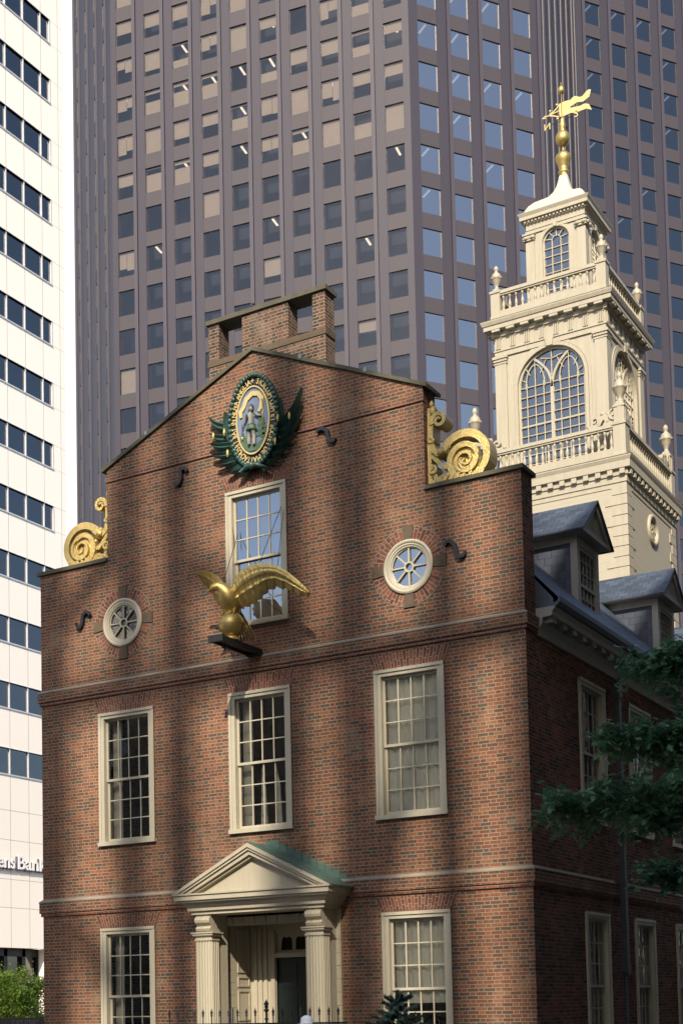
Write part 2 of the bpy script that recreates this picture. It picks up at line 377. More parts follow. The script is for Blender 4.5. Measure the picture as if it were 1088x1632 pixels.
def tag(o, label, cat, group=None):
    o['label'] = label; o['category'] = cat
    if group: o['group'] = group
    return o
def struct(o): o['kind'] = 'structure'; return o
def copy_tree(o, delta, parent=None, top=True):
    c = o.copy(); COL.objects.link(c)
    if parent: c.parent = parent
    if top: c.location = Vector(o.location)+Vector(delta)
    for ch in list(o.children):
        d = ch.copy(); COL.objects.link(d); d.parent = c
        for g in list(ch.children):
            e = g.copy(); COL.objects.link(e); e.parent = d
    return c
def part_copy(o, delta):          # copy of a part (and its sub-parts) inside the same thing
    c = o.copy(); COL.objects.link(c); c.matrix_parent_inverse = o.matrix_parent_inverse.copy(); c.location = Vector(o.location)+Vector(delta)
    for ch in list(o.children): d = ch.copy(); COL.objects.link(d); d.parent = c
    return c
def frame(o, right, normal): 
    r = Vector(right); n = Vector(normal)   # local: x right, y INTO the wall (-normal), z up
    return Matrix(((r.x, -n.x, 0, o[0]), (r.y, -n.y, 0, o[1]), (r.z, -n.z, 1, o[2]), (0, 0, 0, 1)))
def arc(cx, cz, r, a0, a1, n=16, rz=None):
    rz = rz or r; return [(cx+r*cos(R(a0+(a1-a0)*k/n)), cz+rz*sin(R(a0+(a1-a0)*k/n))) for k in range(n+1)]

# ================================================================ setting
g = MB(); g.quad((-600, -600, GZ), (600, -600, GZ), (600, 900, GZ), (-600, 900, GZ)); struct(g.build('ground', 'asphalt'))
g = MB(); g.box(-5, 18, -7, 60, GZ+.004, GZ+.13); g.box(-60, -24, -30, 120, GZ+.004, GZ+.13); struct(g.build('pavement', 'pave'))
# ================================================================ old brick hall
hall = thing('brick_state_hall', 'old red brick hall with stepped gable, cream sash windows and a columned door', 'building', (5.5, 10, GZ))
WX, XL, XR, ZS, ZG, ZP = 11.0, 1.83, 9.15, 9.33, 11.27, 12.88
RW = [(2.22, 7.98), (8.78, 7.98)]
win_f = [(1.58, 3.40, 1.38, 2.73), (4.82, 3.40, 1.38, 2.73), (8.04, 3.40, 1.38, 2.73), (1.58, -1.06, 1.34, 2.73), (8.09, -1.06, 1.34, 2.73), (4.83, 7.44, 1.36, 2.70)]
rect = lambda x, z, w_, h_: [(x, z), (x+w_, z), (x+w_, z+h_), (x, z+h_)]
f = MB()
outer = [(0, GZ), (0, ZS), (XL, ZS), (XL, ZG), (5.5, ZP), (XR, ZG), (XR, ZS), (WX, ZS), (WX, GZ)]
holes = [rect(x+.02, z+.02, w_-.04, h_-.04) for x, z, w_, h_ in win_f]+[arc(x, z, .40, 0, 360-15, 23) for x, z in RW]
holes.append([(4.55, GZ), (4.55, 1.74), (6.95, 1.74), (6.95, GZ)][::-1])
# door hole touches the base line: cut it out of the outline instead
holes.pop(); outer = [(0, GZ), (0, ZS), (XL, ZS), (XL, ZG), (5.5, ZP), (XR, ZG), (XR, ZS), (WX, ZS), (WX, GZ), (6.98, GZ), (6.98, 1.76), (4.52, 1.76), (4.52, GZ)]
f.hole_wall(outer, holes, 0, .25); f.build('front_wall', 'brick', hall)
# parapet thickness (edges) and back
e = MB(); PD = .5
for (a, b2) in (((0, 6.9), (0, ZS)), ((XL, ZS), (XL, ZG)), ((XR, ZG), (XR, ZS)), ((WX, ZS), (WX, 6.9))):
    e.quad((a[0], 0, a[1]), (a[0], PD, a[1]), (b2[0], PD, b2[1]), (b2[0], 0, b2[1]))
e.add([(x, PD, z) for x, z in [(0, 6.9), (0, ZS), (XL, ZS), (XL, ZG), (5.5, ZP), (XR, ZG), (XR, ZS), (WX, ZS), (WX, 6.9)]], [(0, 1, 2, 6, 7, 8), (2, 3, 5, 6), (3, 4, 5)])
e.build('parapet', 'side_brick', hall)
# side walls
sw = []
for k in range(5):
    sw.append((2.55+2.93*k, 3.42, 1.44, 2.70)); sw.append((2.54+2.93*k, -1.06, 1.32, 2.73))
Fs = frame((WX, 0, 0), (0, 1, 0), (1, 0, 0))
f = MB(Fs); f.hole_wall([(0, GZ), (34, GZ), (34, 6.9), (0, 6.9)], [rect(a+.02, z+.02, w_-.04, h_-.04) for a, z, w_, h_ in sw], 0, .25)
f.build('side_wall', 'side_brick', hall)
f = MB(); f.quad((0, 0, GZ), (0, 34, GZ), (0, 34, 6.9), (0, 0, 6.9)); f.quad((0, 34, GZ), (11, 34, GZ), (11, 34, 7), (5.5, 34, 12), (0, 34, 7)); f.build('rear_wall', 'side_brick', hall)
f = MB(); f.box(.4, 10.6, 1.4, 33.5, 2.2, 2.3); f.box(.4, 10.6, .5, 33.5, 6.6, 6.7); f.box(.4, 10.6, 1.4, 33.5, -1.65, -1.6); f.box(.3, 10.7, 4.0, 4.1, -1.6, 6.6); f.build('floor_deck', 'dark', hall)
# gable coping
f = MB()
def coping(pts, th=.075, ov=.05, y0=-.055, y1=.56):
    n = len(pts); mb = MB()
    mb.pxz(pts+[(a, z+th) for a, z in pts[::-1]], y0, y1); return mb
sl_ = (ZP-ZG)/(5.5-XL)
coping([(XL-.10, ZG-.10*sl_+.004), (5.5, ZP+.004), (XR+.10, ZG-.10*sl_+.004)]).build('coping', 'coping', hall)
coping([(-.06, ZS+.004), (XL-.004, ZS+.004)]).build('coping', 'coping', hall)
coping([(XR+.004, ZS+.004), (WX+.06, ZS+.004)]).build('coping', 'coping', hall)
f = MB()
for x in (2.9, 6.6, 8.0):
    z = ZG+(min(x, 11-x)-XL)*sl_+.08; f.box(x-.03, x+.03, -.065, -.04, z-.05, z+.03)
build_each(f, 'coping_clip', 'sheet', hall)
# belts
def belt(z0, z1, ps, side):
    f = MB(); f.box(-ps, WX+ps, -ps, 0.0, z0+.07, z1)
    if side: f.box(WX, WX+ps, 0, side, z0+.07, z1)
    f.box(-ps, 0, 0, .5, z0+.07, z1); f.build('belt_course', 'brick', hall)
    f = MB(); f.box(-ps+.025, WX+ps-.025, -ps+.025, 0, z0, z0+.07)
    if side: f.box(WX, WX+ps-.025, 0, side, z0, z0+.07)
    f.build('belt_moulding', 'red', hall)
    f = MB(); q = ps+.01
    sec = [(0, z1+.075), (-q, z1+.018), (-q, z1), (0, z1)]
    L_ = [(-q, 'l'), (WX+q, 'r')]
    f.add([(-.0, -.002, z1+.075), (WX, -.002, z1+.075), (WX+q, -q, z1+.02), (-q, -q, z1+.02), (WX+q, -q, z1), (-q, -q, z1)], [(0, 1, 2, 3), (3, 2, 4, 5)])
    if side: f.add([(WX+.002, 0, z1+.075), (WX+.002, side, z1+.075), (WX+q, side, z1+.02), (WX+q, -q, z1+.02), (WX+q, side, z1), (WX+q, -q, z1)], [(0, 1, 2, 3), (3, 2, 4, 5)])
    f.build('belt_cap', 'stone', hall)
belt(2.0, 2.29, .06, 34); belt(6.5, 6.76, .06, .5)
f = MB(); f.box(XL-.02, XR+.02, -.03, 0, 11.0, 11.1); f.build('string_course', 'red', hall)
# jack arches (splayed), uv across so the bricks stand upright
def jack(F, x0, x1, z0, z1, sp=.13):
    f = MB(F); n = 8; v = []; fs = []; uv = []
    for k in range(n+1):
        t = k/n; xb = x0+(x1-x0)*t; xt = (x0-sp)+(x1-x0+2*sp)*t
        v += [(xb, -.008, z0), (xt, -.008, z1)]
    for k in range(n):
        fs.append((2*k, 2*k+2, 2*k+3, 2*k+1))
        w0 = (x1-x0+sp); u0_, u1_ = w0*k/n, w0*(k+1)/n
        uv.append([(z0, u0_), (z0, u1_), (z1, u1_), (z1, u0_)])
    f.add(v, fs, uv); f.build('flat_arch', 'red', hall)
for x, z, w_, h_ in win_f:
    jack(I4, x-.02, x+w_+.02, z+h_, z+h_+(.33 if z > 0 else .30), .13)
# ---- sash windows
def sash(F, w_, h_, parent, cols=4, rows=(3, 3), curtain='curtain', cw=.12, gm='glass', mid=.5, tm='cream2', back=True, frac=1.0):
    f = MB(F)
    f.box(0, cw, -.03, .13, 0, h_); f.box(w_-cw, w_, -.03, .13, 0, h_); f.box(cw, w_-cw, -.03, .13, h_-.11, h_)
    f.box(-.02, cw*.35, -.045, -.03, .06, h_+.0); f.box(w_-cw*.35, w_+.02, -.045, -.03, .06, h_); f.box(-.02, w_+.02, -.055, -.03, h_-.045, h_+.012)
    f.box(-.035, w_+.035, -.075, .13, -.02, .06)
    fr = f.build('window', tm, parent)
    a0, a1 = cw, w_-cw; zm = .06+(h_-.17)*mid
    for nm, z0, z1, y0, n in (('upper_sash', zm-.02, h_-.11, .055, rows[0]), ('lower_sash', .06, zm+.03, .095, rows[1])):
        f = MB(F); sw_ = .045
        f.box(a0, a0+sw_, y0, y0+.035, z0, z1); f.box(a1-sw_, a1, y0, y0+.035, z0, z1)
        f.box(a0+sw_, a1-sw_, y0, y0+.035, z1-(.045 if n else 0), z1); f.box(a0+sw_, a1-sw_, y0, y0+.035, z0, z0+(.05 if nm[0] == 'u' else .07))
        zz0 = z0+(.05 if nm[0] == 'u' else .07); zz1 = z1-.045
        for k in range(1, cols): x = a0+sw_+(a1-a0-2*sw_)*k/cols; f.box(x-.011, x+.011, y0+.002, y0+.03, zz0, zz1)
        for k in range(1, n): z = zz0+(zz1-zz0)*k/n; f.box(a0+sw_, a1-sw_, y0+.0045, y0+.028, z-.011, z+.011)
        f.build(nm, tm, fr)
    f = MB(F); f.quad((a0, .075, zm), (a1, .075, zm), (a1, .075, h_-.11), (a0, .075, h_-.11)); f.quad((a0, .115, .06), (a1, .115, .06), (a1, .115, zm), (a0, .115, zm)); f.build('glass', gm, fr)
    if curtain:
        f = MB(F); n = 40; z1 = h_-.1; z0 = .05+(1-frac)*h_
        pts = []; 
        for k in range(n+1):
            x = .05+(w_-.1)*k/n; y = .17+.025*sin(k*1.1+rnd.random()*.8)
            pts += [(x, y, z0), (x, y, z1)]
        f.add(pts, [(2*k, 2*k+2, 2*k+3, 2*k+1) for k in range(n)], smooth=True); f.build('curtain', curtain, fr)
    return fr
cur = [(None, 1), (None, 1), ('curtain', 1), (None, 1), ('curtain', .62), ('sky_reflect_blue', 1)]
wins = []
for (x, z, w_, h_), (c, fc) in zip(win_f, cur):
    wins.append(sash(frame((x, 0, z), (1, 0, 0), (0, -1, 0)), w_, h_, hall, curtain=c, frac=fc, gm='glass_blue' if c == 'sky_reflect_blue' else 'glass'))
wins[4]['label'] = 'ground floor sash window beside the spruce, half curtained'; wins[5]['label'] = 'tall gable sash window below the carved seal'
# shutters folded inside windows, small curtains in centre window
for i in (0, 1, 3):
    x, z, w_, h_ = win_f[i]; f = MB(); f.box(x+.1, x+.32, .3, .33, z+.05, z+h_-.1); f.build('inner_shutter', 'curtain', wins[i])
f = MB(); x, z, w_, h_ = win_f[1]
for a in (.45, .78): f.pxz([(x+a, z+.1), (x+a+.16, z+.1), (x+a+.12, z+.9), (x+a+.04, z+1.3)], .35, .38)
f.build('curtain', 'curtain', wins[1])
# small lights of the chandelier in the ground floor room
f = MB()
for dx, dz in ((.22, 1.06), (.33, 1.09), (.40, 1.07), (.12, .98), (.62, .28)): f.ball((8.2+dx, 1.0, -1.06+dz+.3), .022, 8)
build_each(f, 'chandelier_bulb', 'bulb', wins[4])
base = {}
for i, (a, z, w_, h_) in enumerate(sw):
    k = 1 if z < 0 else 0
    if k not in base: base[k] = (sash(Fs @ Matrix.Translation((a, 0, z)), w_, h_, hall, curtain=None), a)
    else: part_copy(base[k][0], (0, a-base[k][1], 0))
# ---- round windows
for ri, (x, z) in enumerate(RW):
    f = MB(); n = 48
    prof = [(.50, -.009), (.50, -.045), (.47, -.06), (.445, -.05), (.44, -.035), (.405, -.035), (.40, -.02), (.37, -.015), (.365, .01), (.345, .015), (.345, .05), (.37, .06)]
    f.lathe([(r, y) for r, y in prof], (x, 0, z), n, 'y', smooth=False); f.f = f.f[:-2]; f.uv = f.uv[:-2]; f.sm = f.sm[:-2]
    fr = f.build('round_window', 'cream2', hall)
    f = MB()
    for k in range(8):
        a = PI*k/4+PI/2
        f.bar([(x+.085*cos(a), z+.085*sin(a)), (x+.35*cos(a), z+.35*sin(a))], .026, .0, .035)
    f.bar(arc(x, z, .085, 0, 345, 23), .03, -.002, .038, closed=True); f.build('glazing_bars', 'cream2', fr)
    f = MB(); f.add([(a, .045, b) for a, b in arc(x, z, .36, 0, 345, 23)], [tuple(range(24))]); f.build('glass', 'glass_blue' if ri else 'glass', fr)
    # radiating brick ring
    f = MB(); v = []; fs = []; uv = []; n = 44
    for k in range(n): a = 2*PI*k/n; v += [(x+.50*cos(a), -.009, z+.50*sin(a)), (x+.735*cos(a), -.009, z+.735*sin(a))]
    for k in range(n):
        j = (k+1) % n; fs.append((2*k, 2*k+1, 2*j+1, 2*j)); u_ = k*.066*1.15; uv.append([(.01, u_), (.19, u_), (.19, u_+.066*1.15), (.01, u_+.066*1.15)])
    f.add(v, fs, uv); ringo = f.build('brick_ring', 'red', fr)
    f = MB()
    f.bar(arc(x, z, .74, 0, 352.5, 47), .012, -.011, 0, closed=True); f.build('ring_joint', 'stone', fr)
    f = MB()
    for a in (0, 90, 180, 270):
        c, s_ = cos(R(a)), sin(R(a)); q = []
        for rr, hw in ((.50, .085), (.755, .115)):
            q.append((rr, -hw)); q.append((rr, hw))
        q = [q[0], q[2], q[3], q[1]]; f.pxz([(x+p*c-t*s_, z+p*s_+t*c) for p, t in q], -.03, 0)
    build_each(f, 'key_stone', 'keystone', fr)
# ---- S shaped wall anchors
def anchor(P):
    f = MB(); n = len(P); q = []
    for k in range(n-1):      # smooth the outline
        for t in (0, .34, .67):
            p0, p1, p2, p3 = P[max(0, k-1)], P[k], P[k+1], P[min(n-1, k+2)]
            q.append(tuple(.5*(2*p1[i]+(p2[i]-p0[i])*t+(2*p0[i]-5*p1[i]+4*p2[i]-p3[i])*t*t+(3*p1[i]-p0[i]-3*p2[i]+p3[i])*t**3) for i in (0, 1)))
    q.append(P[-1]); m = len(q)
    f.bar(q, [.035+.035*sin(PI*min(1, (k+2)/(m+2))) for k in range(m)], -.085, -.02); f.build('wall_anchor', 'iron', hall)
anchor([(1.39, 8.25), (1.36, 8.31), (1.28, 8.34), (1.2, 8.27), (1.18, 8.14), (1.12, 8.04), (1.04, 8.08), (1.01, 8.15)])
anchor([(3.92, 10.79), (3.88, 10.85), (3.81, 10.87), (3.76, 10.82), (3.77, 10.69), (3.72, 10.59), (3.65, 10.56), (3.59, 10.62)])
anchor([(9.54, 8.2), (9.57, 8.27), (9.64, 8.28), (9.71, 8.22), (9.75, 8.1), (9.77, 8.0), (9.84, 7.96), (9.91, 7.99), (9.92, 8.06)])
anchor([(6.94, 10.89), (6.98, 10.93), (7.06, 10.94), (7.16, 10.88), (7.18, 10.76), (7.23, 10.67), (7.3, 10.65), (7.34, 10.7)])
# ---- chimney with open flues
cy0, cy1 = .50, .86
ch = MB()
ch.box(4.12, 6.86, cy0, cy1, 11.6, 13.08)
for a, b2 in ((4.12, 4.37), (4.93, 6.02), (6.58, 6.86)): ch.box(a, b2, cy0, cy1, 13.20, 13.96)
cho = ch.build('chimney', 'chim', hall)
f = MB(); f.box(4.10, 6.88, cy0-.02, cy1+.02, 13.08, 13.20); f.build('chimney_sill', 'keystone', cho)
f = MB(); f.box(4.07, 6.91, cy0-.05, cy1+.05, 13.96, 14.05); f.build('chimney_cap', 'coping', cho)
f = MB(); f.tube([(5.05, .7, 14.05), (5.05, .7, 14.22)], .02, 6); f.box(4.98, 5.14, .68, .72, 14.14, 14.17); f.ball((5.08, .7, 14.25), .03, 8); f.build('chimney_finial', 'iron', cho)
# ---- roof, cornice, gutter
f = MB(); EZ, EX = 7.10, 11.43; sl2 = 1.2
rz = EZ+sl2*(EX-10.2); 
f.add([(EX, .5, EZ), (EX, 34, EZ), (8.6, 34, 10.2), (8.6, .5, 10.2), (5.5, .5, 11.9), (5.5, 34, 11.9), (2.4, 34, 10.2), (2.4, .5, 10.2), (-.43, 34, EZ), (-.43, .5, EZ)], [(0, 1, 2, 3), (3, 2, 5, 4), (4, 5, 6, 7), (7, 6, 8, 9)],
      [[(.5, 0), (34, 0), (34, 4.2), (.5, 4.2)], [(.5, 4.2), (34, 4.2), (34, 7.7), (.5, 7.7)], [(.5, 0), (34, 0), (34, 3.5), (.5, 3.5)], [(.5, 0), (34, 0), (34, 4), (.5, 4)]])
f.build('roof', 'slate_roof', hall)
def yprism(pr, y0, y1, mb): mb.prism([(x, y0, z) for x, z in pr], (0, y1-y0, 0)); return mb
f = MB(); yprism([(WX, 6.48), (WX+.05, 6.48), (WX+.06, 6.62), (WX+.12, 6.70), (WX+.12, 6.78), (WX+.30, 6.80), (WX+.31, 6.88), (WX+.36, 6.93), (WX+.36, 6.96), (WX, 6.96)], .503, 34, f)
cor = f.build('cornice', 'grey', hall)
f = MB()
for k in range(40): y = .62+k*.52; f.box(WX+.12, WX+.27, y, y+.2, 6.705, 6.795)
build_each(f, 'modillion', 'grey', cor)
f = MB(); yprism([(WX+.33, 6.963), (WX+.40, 6.963), (WX+.45, 7.03), (WX+.45, 7.12), (WX+.43, 7.12), (WX+.42, 7.04), (WX+.33, 7.02)], .503, 34, f); yprism([(10.5, 6.963), (WX+.33, 6.963), (WX+.33, 7.10), (WX-.5, 8.1), (10.5, 8.1)], .51, .53, f)
f.build('gutter', 'gutter', hall)
f = MB(); f.box(WX+.14, WX+.25, 4.22, 4.36, .5, 6.2); f.tube([(WX+.4, 4.9, 7.0), (WX+.38, 4.8, 6.75), (WX+.2, 4.32, 6.3), (WX+.195, 4.29, 6.1)], .06, 8); f.box(WX+.12, WX+.27, 4.19, 4.39, 6.0, 6.25)
f.tube([(WX+.19, 4.27, GZ), (WX+.19, 4.27, .6)], .05, 8); f.box(WX+.11, WX+.27, 4.17, 4.37, .55, .68)
for z in (2.3, 4.4): f.box(WX+.0, WX+.265, 4.2, 4.38, z, z+.05)
f.build('downspout', 'pipe', hall)
# ---- dormers
def dormer(c, first=True):
    xb, hf, ze, za = 10.77, .63, 9.12, 9.88
    d = MB()
    d.box(xb-.14, xb, c-hf, c-hf+.17, 7.3, 9.16); d.box(xb-.14, xb, c+hf-.17, c+hf, 7.3, 9.16); d.box(xb-.14, xb, c-hf+.17, c+hf-.17, 8.98, 9.16)
    d.box(8.4, xb-.14, c-hf+.004, c-hf+.05, 9.02, 9.16); d.box(8.4, xb-.14, c+hf-.05, c+hf-.004, 9.02, 9.16); d.box(8.4, xb, c-hf, c+hf, 9.16, 9.165)
    dm = d.build('dormer', 'grey', hall)
    d = MB(); d.box(8.3, xb-.142, c-hf+.03, c-hf+.06, 7.4, 9.02); d.box(8.3, xb-.142, c+hf-.06, c+hf-.03, 7.4, 9.02); d.build('dormer_cheek', 'slate_cheek', dm)
    # pediment + raking trim
    d = MB(); xo = 10.97; hw = .83
    sec = [(c-hw, 9.24), (c, 9.94), (c+hw, 9.24)]
    d.prism([(8.2, c-hw+.06, 9.165), (8.2, c+hw-.06, 9.165), (8.2, c+hw, 9.24), (8.2, c, 9.94), (8.2, c-hw, 9.24)], (xo-.06-8.2, 0, 0))
    d.box(xo-.06, xo, c-hw, c+hw, 9.165, 9.25)
    for s_ in (-1, 1):
        d.prism([(xo-.06, c+s_*hw, 9.252), (xo-.06, c+s_*(hw-.16), 9.252), (xo-.06, c, 9.80), (xo-.06, c, 9.94)], (.06, 0, 0))
    d.build('dormer_pediment', 'grey', dm)
    d = MB()
    for s_ in (-1, 1):
        a = (xo+.05, c+s_*(hw+.07), 9.20); b = (xo+.05, c, 9.985)
        d.add([(8.0, a[1], a[2]), a, b, (8.0, c, b[2]), (8.0, a[1], a[2]-.03), (a[0], a[1], a[2]-.03), (b[0], b[1], b[2]-.03), (8.0, c, b[2]-.03)], [(0, 1, 2, 3), (4, 5, 6, 7), (0, 1, 5, 4), (1, 2, 6, 5)],
              [[(8, 0), (11, 0), (11, 1.15), (8, 1.15)], [(8, 0), (11, 0), (11, 1.15), (8, 1.15)], [(0, 0)]*4, [(0, 0)]*4])
    d.build('dormer_roof', 'slate_roof', dm)
    F = frame((xb-.02, c-hf+.17, 7.45), (0, 1, 0), (1, 0, 0)); w_, h_ = 2*hf-.34, 1.53
    d = MB(F); d.box(0, .05, .0, .06, 0, h_); d.box(w_-.05, w_, 0, .06, 0, h_); d.box(.05, w_-.05, 0, .06, h_-.06, h_); d.box(.05, w_-.05, 0, .06, h_*.5-.03, h_*.5+.03); d.box(.05, w_-.05, 0, .06, 0, .06)
    for k in (1, 2, 3): x = .05+(w_-.1)*k/4; d.box(x-.01, x+.01, .01, .05, .06, h_-.06)
    for k in (1, 2, 4, 5): z = h_*k/6; d.box(.05, w_-.05, .012, .048, z-.01, z+.01)
    d.build('dormer_sash', 'grey', dm)
    d = MB(F); d.quad((0, .04, 0), (w_, .04, 0), (w_, .04, h_), (0, .04, h_)); d.build('dormer_glass', 'glass', dm)
    d = MB(F); d.box(0, w_, .5, .52, 0, h_); d.build('dormer_blind', 'shutter', dm)
    return dm
dorm = dormer(4.05); part_copy(dorm, (0, 5.3, 0)); part_copy(dorm, (0, 10.6, 0))
# ---- portico
por = MB(); PY = -.85; PX0, PX1, PC = 3.93, 7.55, 5.74; CY = -.65
# entablature (horizontal cornice)
def xprof(mb, pr, x0, x1):   # moulding along x with returns; pr: (proj from y=CY outward, z)
    n = len(pr); v = []
    for o_, z in pr: v += [(x0-o_, 0.0, z), (x0-o_, CY-o_, z), (x1+o_, CY-o_, z), (x1+o_, 0.0, z)]
    fs = []
    for j in range(n-1):
        for k in range(3): fs.append((4*j+k, 4*j+k+1, 4*j+5+k, 4*j+4+k))
    fs += [(0, 1, 2, 3), (4*n-4, 4*n-3, 4*n-2, 4*n-1)]; mb.add(v, fs)
EN0, EN1 = 4.28, 7.22
xprof(por, [(.0, 1.80), (.0, 1.86), (.05, 1.87), (.06, 1.93), (.10, 1.97), (.12, 2.02), (.20, 2.03), (.20, 2.06), (.24, 2.065), (.24, 2.15), (.27, 2.16), (.27, 2.19)], EN0+.0, EN1)
po = por.build('portico', 'cream', hall)
f = MB(); hx = (EN1-EN0)/2+.27; cx = (EN0+EN1)/2; yf = CY-.27; zb, zt = 2.192, 3.06
sl3 = (zt-zb)/hx
f.pxz([(cx-hx+.28, zb), (cx+hx-.28, zb), (cx, zb+(hx-.28)*sl3)], yf+.22, 0)      # tympanum block
for off, w0, w1, d0 in ((0, 0, .07, 0), (1, .07, .12, .03), (2, .12, .20, .07), (3, .20, .25, .13)):
    def P(w_): return [(cx-hx+w_/sl3*.9, zb), (cx, zt-w_*1.05), (cx+hx-w_/sl3*.9, zb)]
    a, b = P(w0), P(w1); y0 = yf+d0
    f.pxz([a[0], a[1], b[1], b[0]], y0, 0-.001*off); f.pxz([a[1], a[2], b[2], b[1]], y0, 0-.001*off)
f.build('pediment', 'cream', po)
f = MB()
for s_ in (-1, 1):
    n = 11
    for k in range(n):
        t0, t1 = k/n, (k+1)/n-.004
        x0 = cx+s_*t0*(hx+.06); x1 = cx+s_*t1*(hx+.06); z0 = zt+.02-abs(t0)*(hx+.06)*sl3; z1 = zt+.02-t1*(hx+.06)*sl3
        hb = .035
        f.pxz([(x0, z0-.012), (x1, z1-.012), (x1, z1+.004), (x0, z0+.004)], yf+.05, 0)
        f.box(min(x0, x1), max(x0, x1), -.02, -.004, min(z0, z1), z0+.11)
f.build('portico_roof', 'copper', po)
# columns: square fluted shafts with scroll bracket above the capital
def column(x0, x1):
    f = MB(); z0, z1 = GZ, 1.30; y0, y1 = CY+.04, CY+.28
    n = 6; w_ = x1-x0; dp = y1-y0
    pts = []
    for side in range(4):
        L_ = w_ if side % 2 == 0 else dp; m = n if side % 2 == 0 else 4
        for k in range(m):
            for t, d in ((.0, 0), (.08, .022), (.30, .036), (.54, .022), (.62, 0)):
                q = (k+.2+t)/m*L_
                pts.append([(x0+q, y0+d), (x1-d, y0+q), (x1-q, y1-d), (x0+d, y1-q)][side])
    f.prism([(a, b, z0) for a, b in pts], (0, 0, z1-z0)); c = f.build('column', 'shaft', po)
    cxm, cym, h = (x0+x1)/2, (y0+y1)/2, w_/2; hy_ = dp/2-h
    f = MB(); f.ring([(h+.01, 1.30), (h+.01, 1.33), (h-.005, 1.335), (h-.005, 1.37), (h+.03, 1.385), (h+.045, 1.40), (h+.045, 1.43), (h+.065, 1.435), (h+.065, 1.46)], cxm, cym, 0, hy_); 
    f.box(x0+.03, x1-.03, y0+.03, y1-.02, 1.462, 1.80); f.box(x0+.05, x1-.05, y1+.002, 0, GZ, 1.80)
    f.build('capital', 'cream', c)
    f = MB(); prof = [(-.0, 1.462), (-.03, 1.49), (-.05, 1.53), (-.02, 1.565), (.01, 1.58), (-.02, 1.60), (-.07, 1.64), (-.085, 1.69), (-.07, 1.74), (-.02, 1.77), (-.02, 1.80), (.10, 1.80), (.10, 1.462)]
    for i in range(5):
        a = x0+.02+(w_-.04)*i/5; f.prism([(a, y0+.02+p+(0 if i % 2 else .008), z) for p, z in prof], ((w_-.04)/5-.001, 0, 0))
    f.bar(arc(0, 0, .04, 0, 345, 12), .02, 0, 1, closed=True) if 0 else None
    f.build('scroll_bracket', 'cream', c)
    return c
column(4.34, 4.72); column(6.79, 7.17)
# responds, jambs, vault and door
f = MB()
for x0, x1 in ((4.36, 4.52), (6.98, 7.22)):
    z = GZ
    while z < 1.8:
        f.box(x0, x1, -.05, .25, z, min(z+.245, 1.8)-.006)
        xa = 4.52 if x0 < 5 else 6.94
        if z < 1.6: f.box(xa, xa+.04, .252, .42, z, z+.239)
        z += .245
    f.build('rusticated_jamb', 'cream', po); f = MB()
f = MB(); f.box(4.5, 7.0, -.0, 1.1, 1.762, 1.80)
for k in range(10): x = 4.60+k*.245; f.prism([(x, -.02, 1.60), (x+.235, -.02, 1.60), (x+.235+(k-4.5)*.012, -.02, 1.758), (x+(k-4.5)*.012, -.02, 1.758)], (0, .2, 0))
f.build('lintel', 'cream', po)
f = MB(); DY = .95
f.box(4.5, 4.56, .422, .98, GZ, 1.76)     # reveal panelling on the left
for z0, z1 in ((-1.4, -.35), (-.25, .35), (.42, .62), (.70, 1.55)):
    f.box(4.56, 4.58, .5, .92, z0, z0+.03); f.box(4.56, 4.58, .5, .92, z1-.03, z1); f.box(4.56, 4.58, .5, .53, z0+.03, z1-.03); f.box(4.56, 4.58, .89, .92, z0+.03, z1-.03)
f.build('door_reveal', 'cream', po); f = MB(); f.box(6.94, 7.0, .422, .98, GZ, 1.76); f.build('door_reveal', 'cream', po)
f = MB(); BY = .98
f.hole_wall([(4.5, GZ), (5.17, GZ), (5.17, .98), (6.27, .98), (6.27, GZ), (7.0, GZ), (7.0, 1.78), (4.5, 1.78)], [[(5.17, 1.09), (6.27, 1.09), (6.27, 1.44), (5.17, 1.44)]], BY, .1)
for x in (4.66, 4.78, 4.90): f.box(x, x+.07, BY-.04, BY, GZ, 1.6)
f.box(5.07, 6.37, BY-.05, BY, .98, 1.06); f.box(5.07, 5.16, BY-.06, BY, GZ, 1.5); f.box(6.28, 6.37, BY-.06, BY, GZ, 1.5)
f.build('door_surround', 'cream', po)
f = MB(); f.box(5.17, 6.27, BY+.05, BY+.09, GZ, .98)
for a in (5.26, 5.80):
    for z0, z1 in ((-1.5, -.6), (-.5, .3), (.38, .88)): f.box(a, a+.36, BY+.035, BY+.05, z0, z1)
dr = f.build('door', 'door', po); f = MB(); f.ball((5.24, BY+.02, -.62), .03, 10); f.build('door_knob', 'palegold', po)
f = MB()
f.hole_wall([(5.17, 1.09), (6.27, 1.09), (6.27, 1.44), (5.17, 1.44)], [[(x-.13, 1.13), (x+.13, 1.13)]+arc(x+.05, 1.32, .07, -10, 130, 5)+arc(x-.05, 1.32, .07, 50, 190, 5) for x in (5.39, 5.72, 6.05)], BY+.05, .02)
f.build('transom_tracery', 'cream', po); f = MB(); f.box(5.17, 6.27, BY+.12, BY+.13, 1.09, 1.44); f.build('transom_glass', 'dark', po)

